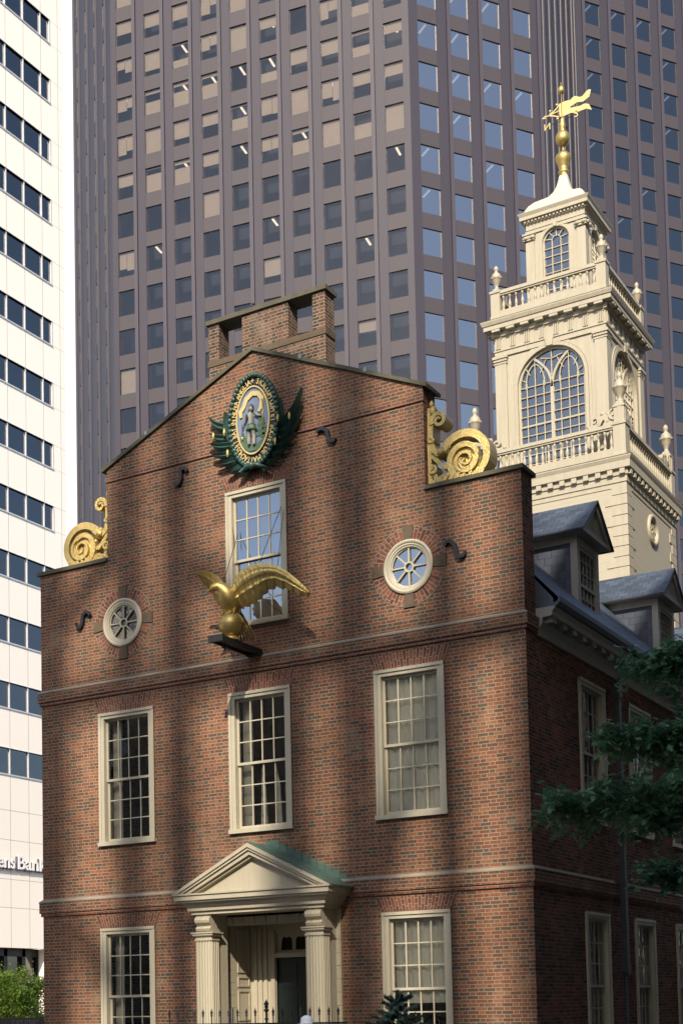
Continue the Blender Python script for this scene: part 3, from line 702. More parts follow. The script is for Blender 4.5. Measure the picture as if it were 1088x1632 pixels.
# ---------------------------------------------------------------- steeple
CX, CYC = 5.5, 18.26
st = thing('steeple', 'tall cream painted steeple in three stages rising from the slate roof', 'steeple', (CX, CYC, 9))
def FK(k, h, z=0):
    a = [((1, 0, 0), (0, -1, 0)), ((0, 1, 0), (1, 0, 0)), ((-1, 0, 0), (0, 1, 0)), ((0, -1, 0), (-1, 0, 0))][k]
    n = Vector(a[1]); return frame((CX+n.x*h, CYC+n.y*h, z), a[0], a[1])
B = 2.385
f = MB()
for k in range(4):
    F = FK(k, B); g_ = MB(F)
    hol = [arc(0, 13.97, .36, 0, 345, 23)] if k == 1 else []
    g_.hole_wall([(-B, 9.0), (B, 9.0), (B, 14.75), (-B, 14.75)], hol, 0, .15); f.v, f.f, f.uv, f.sm = f.v+g_.v, f.f+[[i+len(f.v) for i in q] for q in g_.f], f.uv+g_.uv, f.sm+g_.sm
f.build('lower_stage', 'boards', st)
f = MB()
for k in range(2):
    g_ = MB(FK(k, B)); z = 10.2; i = 0
    while z < 14.55:
        w_ = .42 if i % 2 == 0 else .62
        for s_ in (-1, 1):
            a, b2 = sorted((s_*(B+.021-.006*k), s_*(B-w_))); g_.box(a, b2, -.025, .02, z, z+.278)
        z += .30; i += 1
    f.v, f.f, f.uv, f.sm = f.v+g_.v, f.f+[[i+len(f.v) for i in q] for q in g_.f], f.uv+g_.uv, f.sm+g_.sm
build_each(f, 'quoin', 'cream', st)
F = FK(1, B); f = MB(F)
f.F = F; n = 40; v = []
pr = [(.36, .02), (.36, -.06), (.42, -.08), (.48, -.05), (.48, 0)]
f.lathe([(r, y) for r, y in pr], (0, 0, 13.97), 32, 'y'); f.f = f.f[:-2]; f.uv = f.uv[:-2]; f.sm = f.sm[:-2]
rw = f.build('round_window', 'cream', st); f = MB(F)
for k in range(8): a = PI*k/4; f.bar([(.09*cos(a), 13.97+.09*sin(a)), (.37*cos(a), 13.97+.37*sin(a))], .03, .0, .04)
f.bar(arc(0, 13.97, .09, 0, 345, 15), .03, -.002, .042, closed=True); f.bar(arc(0, 13.97, .22, 0, 345, 23), .02, .002, .038, closed=True); f.build('glazing_bars', 'cream', rw)
f = MB(F); f.add([(a, .05, b) for a, b in arc(0, 13.97, .37, 0, 345, 23)], [tuple(range(24))]); f.build('glass', 'glass_sky', rw)
def merge(f, g_):
    n0 = len(f.v); f.v += g_.v; f.f += [[i+n0 for i in q] for q in g_.f]; f.uv += g_.uv; f.sm += g_.sm
# cornice 3
f = MB(); f.ring([(B+.02, 14.60), (B+.02, 14.72), (B+.05, 14.74), (B+.05, 14.90), (B+.09, 14.93), (B+.09, 15.09), (B+.185, 15.10), (B+.19, 15.30), (B+.20, 15.32), (B+.235, 15.40), (B+.235, 15.43), (B+.05, 15.47)], CX, CYC); c3 = f.build('lower_cornice', 'cream', st)
f = MB()
for k in range(2):
    g_ = MB(FK(k, B))
    for i in range(14): a = -B-.02+i*(2*B+.04-.15)/13; g_.box(a, a+.15, -.165, -.092, 14.94, 15.09)
    merge(f, g_)
build_each(f, 'dentil', 'cream', c3)
f = MB(); f.ring([(B+.24, 15.432), (B+.24, 15.452), (B, 15.49)], CX, CYC); f.build('cornice_flashing', 'coping', c3)
# balustrades
def baluster(mb, a, y, z0, h, r=.05):
    pr = [(r*.9, 0), (r*.9, .10), (r*.5, .12), (r*.75, .2), (r*1.0, .33), (r*.8, .48), (r*.42, .62), (r*.42, .78), (r*.7, .80), (r*.7, .84), (r*.9, .86), (r*.9, 1)]
    mb.lathe([(q, t*h) for q, t in pr], (a, y, z0), 10)
def urn(mb, x, y, z, s=1.0):
    mb.ring([(.13*s, z), (.13*s, z+.05*s), (.10*s, z+.08*s), (.10*s, z+.12*s)], x, y)
    pr = [(.10, .12), (.07, .16), (.065, .22), (.10, .30), (.16, .42), (.19, .50), (.21, .52), (.21, .56), (.15, .60), (.165, .64), (.13, .70), (.07, .76), (.05, .80), (.07, .84), (.085, .90), (.06, .98), (.0, 1.04)]
    n = 16; pts = []
    for r, h in pr:
        for k in range(n): a = 2*PI*k/n; rr = r*s*(1+.10*cos(8*a)*(1 if .4 < h < .8 else .3)); pts.append((x+rr*cos(a), y+rr*sin(a), z+h*s))
    mb.add(pts, [(j*n+k, j*n+(k+1) % n, (j+1)*n+(k+1) % n, (j+1)*n+k) for j in range(len(pr)-1) for k in range(n)], smooth=True)
def balustrade(h, z0, z1, post, nb, name):
    f = MB(); ov = .02
    for k in range(4):
        g_ = MB(FK(k, h)); a = h-post
        g_.box(-a, a, .0, .16, z0, z0+.17*(z1-z0)+.10); g_.box(-a, a, -.02, .18, z1-.10, z1); g_.box(-a, a, .01, .15, z1-.15, z1-.10)
        merge(f, g_)
    for sx in (-1, 1):
        for sy in (-1, 1):
            c_ = (CX+sx*(h-post/2), CYC+sy*(h-post/2)); q = post/2
            f.ring([(q+.03, z0-.02), (q+.03, z0+.10), (q+.012, z0+.12), (q+.012, z1-.06), (q+.04, z1-.05), (q+.045, z1+.02), (q+.02, z1+.03)], *c_)
    bo = f.build('balustrade', 'cream', st); zb = z0+.17*(z1-z0)+.10
    proto = None
    for k in range(4):
        for i in range(nb):
            a = -h+post+(2*h-2*post)*(i+.5)/nb; p = FK(k, h) @ Vector((a, .08, zb))
            if proto is None:
                g_ = MB(); baluster(g_, p.x, p.y, p.z, z1-.15-zb, .05); proto = g_.build('baluster', 'cream', bo); p0 = p
            elif k < 2 or i % 1 == 0:
                if k < 2 or (k >= 2): 
                    c_ = proto.copy(); COL.objects.link(c_); c_.parent = bo; c_.matrix_parent_inverse = proto.matrix_parent_inverse.copy(); c_.location = p-p0
    return bo
balustrade(2.42, 15.49, 16.47, .34, 22, 'l')
balustrade(1.80, 20.80, 21.68, .27, 15, 'u')
def urns(h, z, s):
    for sx in (-1, 1):
        for sy in (-1, 1): f = MB(); urn(f, CX+sx*h, CYC+sy*h, z, s); f.build('urn', 'cream', st)
urns(2.25, 17.02, .98); urns(1.665, 21.71, .82)
# scroll brackets leaning on lower posts
def spiral(cx, cz, r0_, r1_, a0, a1, n=30): return [(cx+(r0_+(r1_-r0_)*k/n)*cos(R(a0+(a1-a0)*k/n)), cz+(r0_+(r1_-r0_)*k/n)*sin(R(a0+(a1-a0)*k/n))) for k in range(n+1)]
for k in range(4):
    for s_ in (-1, 1):
        g_ = MB(FK(k, 2.36))
        X = lambda P: [(s_*a, z) for a, z in P]
        x0 = 2.25
        g_.pxz(X([(x0+.17, 16.5), (x0+.17, 16.97), (x0-.02, 17.0), (x0-.17, 16.98), (x0-.30, 16.90), (x0-.38, 16.76), (x0-.40, 16.5)]), .02, .16)
        g_.bar(X(spiral(x0-.15, 16.76, .19, .03, 60, 560)), .045, -.025, .02)
        g_.bar(X([(x0-.36, 16.60), (x0-.44, 16.78), (x0-.54, 16.72), (x0-.62, 16.58), (x0-.78, 16.52), (x0-.92, 16.52)]), [.08, .14, .13, .12, .09, .05], .0, .14)
        g_.bar(X(spiral(x0-.74, 16.69, .13, .02, -60, 360)), .06, -.01, .14)
        g_.ball((s_*(x0-.50), .06, 16.86), .085, 10); g_.ball((s_*(x0-.95), .07, 16.57), .06, 8)
        g_.build('scroll_console', 'cream', st)
f = MB()
for sx in (-1, 1):
    for sy in (-1, 1): f.ring([(.155, 16.5), (.155, 16.93), (.18, 16.95), (.18, 16.99), (.14, 17.02)], CX+sx*2.25, CYC+sy*2.25)
build_each(f, 'urn_pedestal', 'cream', st)
# middle stage
Hm = 1.75; aw, zs_, zb_ = 1.06, 18.52, 16.0
def arch_poly(hw, zspr, z0, n=24): return [(-hw, z0)]+[(hw*cos(R(180-180*k/n)), zspr+hw*sin(R(180-180*k/n))) for k in range(n+1)]+[(hw, z0)]
f = MB()
for k in range(4):
    g_ = MB(FK(k, Hm-.05)); h = Hm-.05
    g_.hole_wall([(-h, 15.45), (h, 15.45), (h, 19.75), (-h, 19.75)], [arch_poly(aw, zs_, zb_)], 0, .2); merge(f, g_)
f.build('middle_stage', 'cream', st)
f = MB()
for k in range(4):
    g_ = MB(FK(k, Hm-.05))
    for s_ in (-1, 1):
        a, b2 = sorted((s_*(Hm-.05+.056-.004*(k % 2)), s_*(Hm-.36))); g_.box(a, b2, -.06, -.0, 15.5, 19.48)
        a, b2 = sorted((s_*(Hm+.036-.004*(k % 2)), s_*(Hm-.39))); g_.box(a, b2, -.09, -.0, 19.48, 19.56); g_.box(a, b2, -.075, -.0, 19.40, 19.44)
        a, b2 = sorted((s_*(Hm+.066-.004*(k % 2)), s_*(Hm-.42))); g_.box(a, b2, -.12, -.0, 19.56, 19.64)
    for w0, dd, ww in ((aw+.05, -.045, .10), (aw+.15, -.03, .08)):
        g_.bar([(-w0, zb_)]+[(w0*cos(R(180-7.5*k2)), zs_+w0*sin(R(180-7.5*k2))) for k2 in range(25)]+[(w0, zb_)], ww, dd, .0)
    g_.pxz([(-.10, zs_+aw), (.10, zs_+aw), (.14, zs_+aw+.27), (-.14, zs_+aw+.27)], -.10, 0)
    merge(f, g_)
f.build('pilasters_and_arches', 'cream', st)
# gothic window
def gothic(k, hh):
    g_ = MB(FK(k, hh)); a, z = aw, zs_
    g_.bar([(-a+.03, zb_)]+[((a-.03)*cos(R(180-7.5*q)), z+(a-.03)*sin(R(180-7.5*q))) for q in range(25)]+[(a-.03, zb_)], .07, .06, .12)
    g_.bar([(0, zb_), (0, z-.15)], .10, .05, .13)
    # Y tracery: two arcs branching from the mullion
    for s_ in (-1, 1):
        P = [(0, z-.15)]
        for q in range(1, 13):
            t = R(q*4.9); P.append((s_*(1.35-1.35*cos(t))*1.15, z-.15+1.28*sin(t)))
        P = [p for p in P if math.hypot(p[0], p[1]-z) < a-.02]
        g_.bar(P, .065, .055, .125)
        # small pointed light within each half
        xc = s_*.53
        for s2 in (-1, 1):
            P = [(xc+s2*.30*cos(R(q*9)), z-.05+.70*sin(R(q*9))*1.0) for q in range(0, 11)]
            g_.bar(P, .025, .07, .105)
        for a_ in (25, 55, 90, 125, 155):
            x0_, z0_ = xc+.28*cos(R(a_)), z-.05+.5*sin(R(a_)); x1_, z1_ = xc+.62*cos(R(a_)), z-.05+.95*sin(R(a_))
            if math.hypot(x1_, z1_-z) < a+.12 and x1_*s_ > .02: g_.bar([(x0_, z0_), (x1_, z1_)], .022, .072, .10)
        for q in (1, 2, 3): x = s_*(q*a/4*1.0); g_.bar([(x, zb_), (x, z+(.62 if q == 2 else .12))], .024, .07, .105)
    zz = zb_+.25
    for i in range(9):
        z_ = zb_+.30*i+.12
        if z_ < z+.1: g_.bar([(-a+.04, z_), (a-.04, z_)], .05 if i == 4 else .024, .068, .107)
    for q in (60, 75, 90, 105, 120): g_.bar([(.15*cos(R(q)), z+.62), ((a-.04)*cos(R(q)), z+(a-.04)*sin(R(q)))], .022, .072, .10) if abs(q-90) > 50 else None
    g_.bar([(-.33, z+.80), (0, z+.72), (.33, z+.80)], .024, .07, .105); g_.bar([(0, z+.2), (0, z+a-.05)], .024, .07, .105)
    wo_ = g_.build('arched_window', 'cream', st)
    g_ = MB(FK(k, hh)); P = arch_poly(a, z, zb_); g_.add([(x, .13, q) for x, q in P], [tuple(range(len(P)))]); g_.build('glass', 'glass_sky', wo_)
for k in range(4): gothic(k, Hm-.05)
# entablature 2 with triglyphs
f = MB(); f.ring([(Hm+.0, 19.64), (Hm+.0, 19.78), (Hm+.03, 19.80), (Hm+.03, 19.84), (Hm-.0, 19.845), (Hm-.0, 20.22), (Hm+.06, 20.25), (Hm+.08, 20.33), (Hm+.08, 20.40), (Hm+.25, 20.42), (Hm+.25, 20.54), (Hm+.28, 20.56), (Hm+.32, 20.66), (Hm+.32, 20.69), (Hm+.05, 20.80)], CX, CYC); en = f.build('upper_cornice', 'cream', st)
for k in range(4):
    for i in range(8):
        g_ = MB(FK(k, Hm))
        a = -Hm+.14+i*(2*Hm-.28)/7
        for q in (-.085, -.028, .028): g_.box(a+q, a+q+.036, -.04, 0, 19.87, 20.2)
        g_.box(a-.10, a+.10, -.035, 0, 20.2, 20.225); g_.build('triglyph', 'cream', en)
        g_ = MB(FK(k, Hm)); g_.box(a-.13, a+.13, -.24, -.085, 20.345, 20.415); g_.build('mutule', 'cream', en)
f = MB(); f.ring([(Hm+.325, 20.692), (Hm+.325, 20.705), (Hm+.05, 20.815)], CX, CYC); f.build('cornice_flashing', 'coping', en)
# lantern
Hl = .96; lw, lz = .43, 23.22
f = MB()
for k in range(4):
    h = Hl-.04; g_ = MB(FK(k, h)); g_.hole_wall([(-h, 20.7), (h, 20.7), (h, 23.8), (-h, 23.8)], [arch_poly(lw, lz, 21.6, 16)], 0, .15)
    for s_ in (-1, 1):
        a, b2 = sorted((s_*(Hl-.004-.004*(k % 2)), s_*(Hl-.28))); g_.box(a, b2, -.04, 0, 20.8, 23.42)
        for dz, o_ in ((0, .05), (.06, .07), (.12, .05), (.17, .08)): a, b2 = sorted((s_*(Hl+o_-.006-.004*(k % 2)), s_*(Hl-.28-o_+.03))); g_.box(a, b2, -.04-o_, 0, 23.42+dz, 23.42+dz+.05)
        for q in (-.1, .1): g_.ball((s_*(Hl-.14)+q, -.10, 23.50), .06, 8)
    for w0, dd, ww in ((lw+.04, -.035, .07), (lw+.10, -.02, .05)):
        g_.bar([(-w0, 21.6)]+[(w0*cos(R(180-10*q)), lz+w0*sin(R(180-10*q))) for q in range(19)]+[(w0, 21.6)], ww, dd, 0)
    g_.pxz([(-.05, lz+lw), (.05, lz+lw), (.07, lz+lw+.16), (-.07, lz+lw+.16)], -.07, 0)
    merge(f, g_)
f.build('lantern', 'cream', st)
for k in range(4):
    g_ = MB(FK(k, Hl-.04)); a = lw-.02
    g_.bar([(-a, 21.6)]+[(a*cos(R(180-10*q)), lz+a*sin(R(180-10*q))) for q in range(19)]+[(a, 21.6)], .05, .04, .09)
    for x in (-.14, .14): g_.bar([(x, 21.6), (x, lz+.05)], .022, .05, .08)
    g_.bar([(.14*cos(R(180-15*q)), lz+.05+.14*sin(R(180-15*q))) for q in range(13)], .022, .05, .08)
    for q in (20, 55, 90, 125, 160): g_.bar([(.14*cos(R(q)), lz+.05+.14*sin(R(q))), (a*cos(R(q)), lz+a*sin(R(q)))], .022, .052, .078)
    for i in range(6): z_ = 21.75+i*.26; g_.bar([(-a, z_), (a, z_)], .022, .053, .077)
    wo_ = g_.build('arched_window', 'cream', st)
    g_ = MB(FK(k, Hl-.04)); P = arch_poly(lw, lz, 21.6); g_.add([(x, .10, q) for x, q in P], [tuple(range(len(P)))]); g_.build('glass', 'glass_sky', wo_)
f = MB(); f.ring([(Hl, 23.64), (Hl, 23.74), (Hl+.02, 23.75), (Hl-.02, 23.76), (Hl-.02, 23.95), (Hl+.03, 23.97), (Hl+.04, 24.05), (Hl+.13, 24.06), (Hl+.13, 24.16), (Hl+.17, 24.24), (Hl+.18, 24.27), (Hl+.0, 24.33)], CX, CYC); c1 = f.build('lantern_cornice', 'cream', st)
f = MB()
for k in range(2):
    g_ = MB(FK(k, Hl))
    for i in range(17): a = -Hl+i*(2*Hl-.06)/16; g_.box(a, a+.06, -.085, -.038, 23.985, 24.055)
    merge(f, g_)
build_each(f, 'dentil', 'cream', c1)
# ogee dome (square plan)
f = MB(); pr = []
P4 = [(.99, 24.33), (.97, 24.42), (.90, 24.58), (.76, 24.74), (.58, 24.86), (.42, 24.98), (.30, 25.14), (.21, 25.34), (.16, 25.55), (.13, 25.70)]
n = 8; pts = []
for j, (h, z) in enumerate(P4):
    t = j/len(P4)
    for s_ in range(4):
        for q in range(n):
            u_ = -1+2*q/n; rr = h*(1-(t*.17)*(abs(u_)**2)) ; x, y = [(u_, -1), (1, u_), (-u_, 1), (-1, -u_)][s_]; pts.append((CX+x*rr, CYC+y*rr, z))
f.add(pts, [(j*32+k, j*32+(k+1) % 32, (j+1)*32+(k+1) % 32, (j+1)*32+k) for j in range(len(P4)-1) for k in range(32)]+[tuple(range(9*32, 10*32))])
f.build('ogee_dome', 'dome', st)
f = MB(); f.lathe([(.12, 25.66), (.15, 25.72), (.12, 25.76), (.17, 25.80), (.17, 25.86), (.13, 25.90), (.15, 26.0), (.20, 26.12), (.235, 26.22), (.245, 26.30), (.22, 26.38), (.14, 26.46), (.05, 26.52), (.035, 26.56), (.035, 26.72)], (CX, CYC, 0), 24)
f.ball((CX, CYC, 26.93), .225, 20, (1, 1, 1.12)); f.lathe([(.06, 27.16), (.10, 27.22), (.09, 27.30), (.12, 27.36), (.08, 27.44), (.10, 27.50), (.05, 27.58), (.02, 27.66)], (CX, CYC, 0), 10)
f.tube([(CX, CYC, 27.6), (CX, CYC, 28.75)], .02, 8); f.ball((CX, CYC, 28.50), .11, 16, (1, 1, 1.25))
f.build('gilded_finial', 'gold', st)
vn = MB(); y0 = CYC
vn.pxz([(5.42, 27.66), (5.42, 28.08), (5.62, 28.10), (5.80, 28.08)]+[(5.80+.66*t, 28.08+.06*sin(t*9)+.07*t) for t in [i/12 for i in range(13)]]+[(6.40, 27.93+.04), (6.2, 27.88), (6.0, 27.93), (5.85, 27.88), (5.76, 27.86)]+[(5.80, 27.82), (5.95, 27.80), (6.1, 27.78), (6.25, 27.80), (6.38, 27.74), (6.47, 27.52), (6.30, 27.62), (6.12, 27.62), (5.95, 27.60), (5.8, 27.66), (5.6, 27.64)], y0-.012, y0+.012)
vn.bar([(5.42, 27.86), (4.92, 27.80)], .03, y0-.015, y0+.015); vn.pxz([(4.84, 27.79), (4.98, 27.87), (4.95, 27.80), (4.98, 27.74)], y0-.015, y0+.015)
vn.bar([(5.42, 28.06), (5.36, 27.98), (5.22, 27.88), (5.10, 27.86)], .035, y0-.015, y0+.015); vn.bar([(5.42, 27.66), (5.34, 27.70), (5.22, 27.76), (5.10, 27.80)], .035, y0-.015, y0+.015)
for a, z in ((5.12, 27.95), (5.34, 28.08), (5.35, 27.62)): vn.ball((a, y0, z), .04, 8)
vn.build('weather_vane', 'palegold', st)
f = MB(); f.bar([(5.05, 27.50), (5.95, 27.56)], .022, CYC-.01, CYC+.01); f.box(CX-.01, CX+.01, CYC-.45, CYC+.45, 27.52, 27.54); f.build('compass_arms', 'iron', st)
def text_mesh(body, size, ext=.01, bold=0):
    c = D.curves.new('t', 'FONT'); c.body = body; c.size = size; c.extrude = ext; c.offset = bold; c.resolution_u = 3; c.align_x = 'LEFT'
    o = D.objects.new('t', c); COL.objects.link(o); dg = bpy.context.evaluated_depsgraph_get(); dg.update()
    me = D.meshes.new_from_object(o.evaluated_get(dg)); vs = [tuple(v.co) for v in me.vertices]; fs = [tuple(p.vertices) for p in me.polygons]
    D.objects.remove(o); D.curves.remove(c); D.meshes.remove(me); return vs, fs
def add_text(mb, body, F, size, ext=.01, center=False, bold=0, sx=1.0):
    vs, fs = text_mesh(body, size, ext, bold); cxm = (max(v[0] for v in vs)+min(v[0] for v in vs))/2 if center else 0
    o = len(mb.v)
    for v in vs: mb.v.append(tuple(F @ Vector(((v[0]-cxm)*sx, -v[2], v[1]))))
    for q in fs: mb.f.append([i+o for i in q]); mb.uv.append(None); mb.sm.append(False)
f = MB(); add_text(f, 'S', frame((5.97, CYC-.02, 27.46), (1, 0, 0), (0, -1, 0)), .32, .015, True); add_text(f, 'N', frame((5.02, CYC-.02, 27.36), (-1, 0, 0), (0, 1, 0)), .30, .015, True)
build_each(f, 'compass_letter', 'palegold', st)

# ---------------------------------------------------------------- gilded scrolls on the shoulders
def scrolls(cx, s_, label):
    t = thing('gilded_scroll', label, 'ornament', (cx+s_*4.2, .25, ZS+.08), 'gilded scrolls on the gable shoulders')
    X = lambda P: [(cx+s_*a, z) for a, z in P]
    zb = ZS+.09; f = MB(); y0, y1 = .10, .46
    C = (4.43, 9.80)
    f.bar(X(spiral(C[0], C[1], .50, .10, 150, -560, 60)), [.15-.085*k/60 for k in range(61)], y0, y1-.02)
    f.pxz(X(spiral(C[0], C[1], .44, .44, 0, 360, 24)[:-1]), y0+.12, y1-.06) if 0 else None
    f.build('large_volute', 'scrollgold', t)
    f = MB(); f.pxz(X([(C[0]+.27*cos(R(q*20)), C[1]-.04+.27*sin(R(q*20))) for q in range(18)]), y0+.05, y1-.05)
    f.pxz(X([(C[0]-.5, zb), (C[0]+.3, zb), (C[0]+.36, zb+.12), (C[0]-.1, zb+.16), (C[0]-.45, zb+.2)]), y0+.034, y1-.033); f.build('volute_body', 'scrollgold', t)
    f = MB(); f.bar(X(spiral(C[0], C[1]-.04, .26, .02, 60, -600, 50)), [.06-.03*k/50 for k in range(51)], y0-.03, y0+.06)
    for q in range(7): f.bar(X([(C[0]-.42+q*.12, zb+.02), (C[0]-.36+q*.12, zb+.14)]), .05, y0-.02, y0+.06)
    f.build('carved_relief', 'scrollgold', t)
    f = MB(); f.bar(X(spiral(3.92, 10.62, .15, .03, 200, -330, 30)), [.085-.045*k/30 for k in range(31)], y0, y1)
    f.bar(X([(4.02, 10.05), (3.90, 10.0), (3.80, 10.08), (3.74, 10.25), (3.745, 10.5), (3.77, 10.62)]), .10, y0+.023, y1-.024)
    f.bar(X([(4.02, 10.08), (4.08, 10.12), (4.14, 10.2)]), [.12, .16, .10], y0+.007, y1-.007); f.ball((cx+s_*4.03, .27, 10.05), .125, 12, (1, 1.45, 1)); f.ball((cx+s_*3.95, .14, 10.02), .09, 10); f.ball((cx+s_*3.76, .25, 10.85), .09, 10, (.9, 1.2, 1.3)); f.ball((cx+s_*3.74, .22, 10.98), .05, 8, (1, 1.2, 1.8)); f.build('small_volute', 'scrollgold', t)
    f = MB()
    f.bar(X([(3.71, 10.9), (3.72, 10.4), (3.70, 10.0), (3.71, zb)]), [.05, .09, .08, .10], y0+.041, y1-.041)
    f.bar(X([(3.74, 10.02), (3.88, 9.86), (4.0, 9.74), (4.12, 9.74), (4.16, 9.82)]), [.09, .08, .08, .09, .06], y0+.048, y1-.062)
    f.bar(X([(3.74, 9.82), (3.80, 9.66), (3.86, zb)]), .08, y0+.030, y1-.067); f.bar(X([(3.72, zb+.05), (3.95, zb+.1), (4.1, zb+.05)]), [.1, .14, .12], y0+.016, y1-.046)
    f.bar(X(spiral(3.77, 9.72, .09, .02, 90, -300, 16)), .04, y0, y1-.1); f.bar(X(spiral(3.75, 10.30, .07, .02, 0, -400, 14)), .035, y0, y1-.1)
    for a, z, r in ((3.98, 9.56, .07), (4.08, 9.52, .06), (3.84, 9.52, .07), (4.1, 9.9, .05), (3.96, 10.12, .05)): f.ball((cx+s_*a, .2, z), r, 8, (1, 1.6, 1))
    f.build('openwork', 'scrollgold', t)
    return t
scrolls(5.48, 1, 'gold scroll ornament on the right shoulder of the brick gable, beside the steeple')
scrolls(5.48, -1, 'gold scroll ornament on the left shoulder of the brick gable, against the sky')

# ---------------------------------------------------------------- carved seal
SX, SZ = 5.545, 11.44
seal = thing('carved_seal', 'oval dark green carved seal with gold lettering and leaf wreath on the gable', 'emblem', (SX, -.02, SZ))
def ell(a, b, n=64): return [(SX+a*cos(2*PI*k/n), SZ+b*sin(2*PI*k/n)) for k in range(n)]
f = MB(); f.pxz(ell(.56, .92), -.09, -.0); f.build('backing', 'navy', seal)
f = MB()
for k in range(52): a = 2*PI*k/52; f.ball((SX+.545*cos(a), -.12, SZ+.905*sin(a)), .055, 8, (1, .8, 1))
f.bar(ell(.555, .915), .06, -.12, -.03, closed=True); f.build('wreath_rim', 'green', seal)
f = MB(); f.pxz(ell(.37, .665), -.105, -.09); f.build('seal_field', 'sealblue', seal)
f = MB(); f.bar(ell(.375, .67), .028, -.135, -.092, closed=True); f.build('gold_rim', 'palegold', seal)
f = MB(); txt = 'SICILLUM CUM ET SOCIET DE MATTACHUSET BAY IN NOVA ANGLIA'
# arc length spacing on the mid ellipse
N = 720; P = [(.465*cos(PI/2-2*PI*k/N), .785*sin(PI/2-2*PI*k/N)) for k in range(N+1)]
cum = [0]
for k in range(N): cum.append(cum[-1]+math.dist(P[k], P[k+1]))
tot = cum[-1]; wd = {'I': .6, ' ': .55, 'M': 1.3, 'N': 1.1, 'O': 1.15, 'Q': 1.15, 'W': 1.3}
ws_ = [wd.get(c, 1.0) for c in txt]; unit = (tot-.14)/sum(ws_); pos = .09
cache = {}
for c, wv in zip(txt, ws_):
    pc = pos+unit*wv/2; pos += unit*wv
    if c == ' ': continue
    k = next(i for i in range(N) if cum[i+1] >= pc); x, z = P[k]; nx, nz = x/.465**2, z/.785**2; l = math.hypot(nx, nz); nx, nz = nx/l, nz/l
    # tangent (clockwise) is the reading direction
    tx, tz = nz, -nx
    F = Matrix(((tx, 0, nx, SX+x-nx*.05), (0, 1, 0, -.10), (tz, 0, nz, SZ+z-nz*.05), (0, 0, 0, 1)))
    add_text(f, c, F, .158, .008, True, sx=.74, bold=.003)
add_text(f, '+', Matrix(((1, 0, 0, SX-.005), (0, 1, 0, -.10), (0, 0, 1, SZ+.735), (0, 0, 0, 1))), .17, .008, True)
f.build('seal_lettering', 'palegold', seal)
f = MB()
f.bar([(SX+a, SZ+z) for a, z in ((-.27, .10), (-.28, .22), (-.20, .30), (-.14, .44), (.0, .53), (.14, .50), (.22, .38), (.20, .22), (.14, .14))], [.05, .09, .08, .09, .09, .09, .09, .08, .05], -.135, -.108)
f.build('banner', 'palegold', seal)
y_ = -.15; f = MB()
fig = lambda a, z, y=y_: (SX+a-.02, y, SZ+z)
f.tube([fig(-.01, .16), fig(-.01, .10), fig(0, .02), fig(0, -.10), fig(-.01, -.20)], [.03, .085, .085, .065, .08], 12, flat_=.6)
for s_ in (-1, 1): f.tube([fig(s_*.045-.01, -.18), fig(s_*.06, -.34), fig(s_*.055, -.48), fig(s_*.07, -.50, y_-.02)], [.055, .042, .03, .03], 10)
f.tube([fig(-.09, .12), fig(-.15, -.02), fig(-.20, -.12)], [.03, .024, .018], 8); f.tube([fig(.08, .12), fig(.15, .06), fig(.24, .03)], [.03, .024, .018], 8); f.ball(fig(0, .225), .055, 12, (.85, .9, 1.15))
f.build('carved_figure', 'skin', seal)
f = MB(); f.ball(fig(.0, .25, y_+.01), .062, 10, (.9, .9, 1.1)); f.ball(fig(-.045, .18, y_), .03, 8, (.6, 1, 2)); f.build('figure_hair', 'hair', seal)
f = MB(); f.lathe([(.085, -.09), (.10, -.15), (.12, -.21), (.10, -.22)], (SX-.02, y_+.02, SZ+0), 10)
for a, z, w_, h_ in ((-.24, -.42, .10, .20), (.17, -.34, .11, .42), (.25, -.38, .08, .34), (-.16, -.45, .08, .14)):
    for q in range(4): zz = z+h_*q/4; ww = w_*(1-q/5); f.pxz([(SX+a-ww, SZ+zz), (SX+a+ww, SZ+zz), (SX+a, SZ+zz+h_*.42)], -.118-.004*q, -.106)
f.pxz([(SX-.30, SZ-.38), (SX-.22, SZ-.52), (SX-.1, SZ-.61), (SX+.1, SZ-.61), (SX+.22, SZ-.52), (SX+.3, SZ-.38), (SX+.1, SZ-.47), (SX-.1, SZ-.47)], -.125, -.107); f.build('carved_foliage', 'sealgreen', seal)
f = MB(); f.tube([fig(.26, .36), fig(.27, .12), fig(.25, -.2)], .010, 6); f.tube([fig(-.21, -.04), fig(-.215, -.3)], .008, 6); f.ball(fig(-.215, -.32), .02, 6, (1, .5, 2)); f.build('bow_and_arrow', 'palegold', seal)
# acanthus leaves
def leaf(mb, p0, p1, w_, bend, lift):
    a = Vector(p0); b = Vector(p1); d = b-a; n = Vector((-d.y, d.x)); n.normalize(); N_ = 10; pts = []
    for k in range(N_+1):
        t = k/N_; c = a+d*t+n*(bend*sin(PI*t*.9)); ww = w_*(sin(PI*min(1, t*.8+.18))**.8)*(1-t**3*.75); y = -.05-lift*t*.8-.05*sin(PI*t)
        serr = 1+.14*(1 if k % 2 else -1)
        dt = d.normalized() ; nn = (n+dt*(-bend*2*cos(PI*t*.9)/max(.2, d.length))).normalized()
        for s_, q, dy in ((-1, 1*serr, .05), (-.5, .5, -.02), (0, 0, .03), (.5, .5, -.02), (1, 1*serr, .05)): pts.append((c.x+nn.x*ww*s_*1.0, y+dy, c.y+nn.y*ww*s_))
    mb.add(pts, [(5*k+j, 5*k+j+1, 5*k+j+6, 5*k+j+5) for k in range(N_) for j in range(4)], smooth=False)
    mb.add([(x, y+.035, z) for x, y, z in pts], [(5*k+j, 5*k+j+1, 5*k+j+6, 5*k+j+5) for k in range(N_) for j in range(4)], smooth=False)
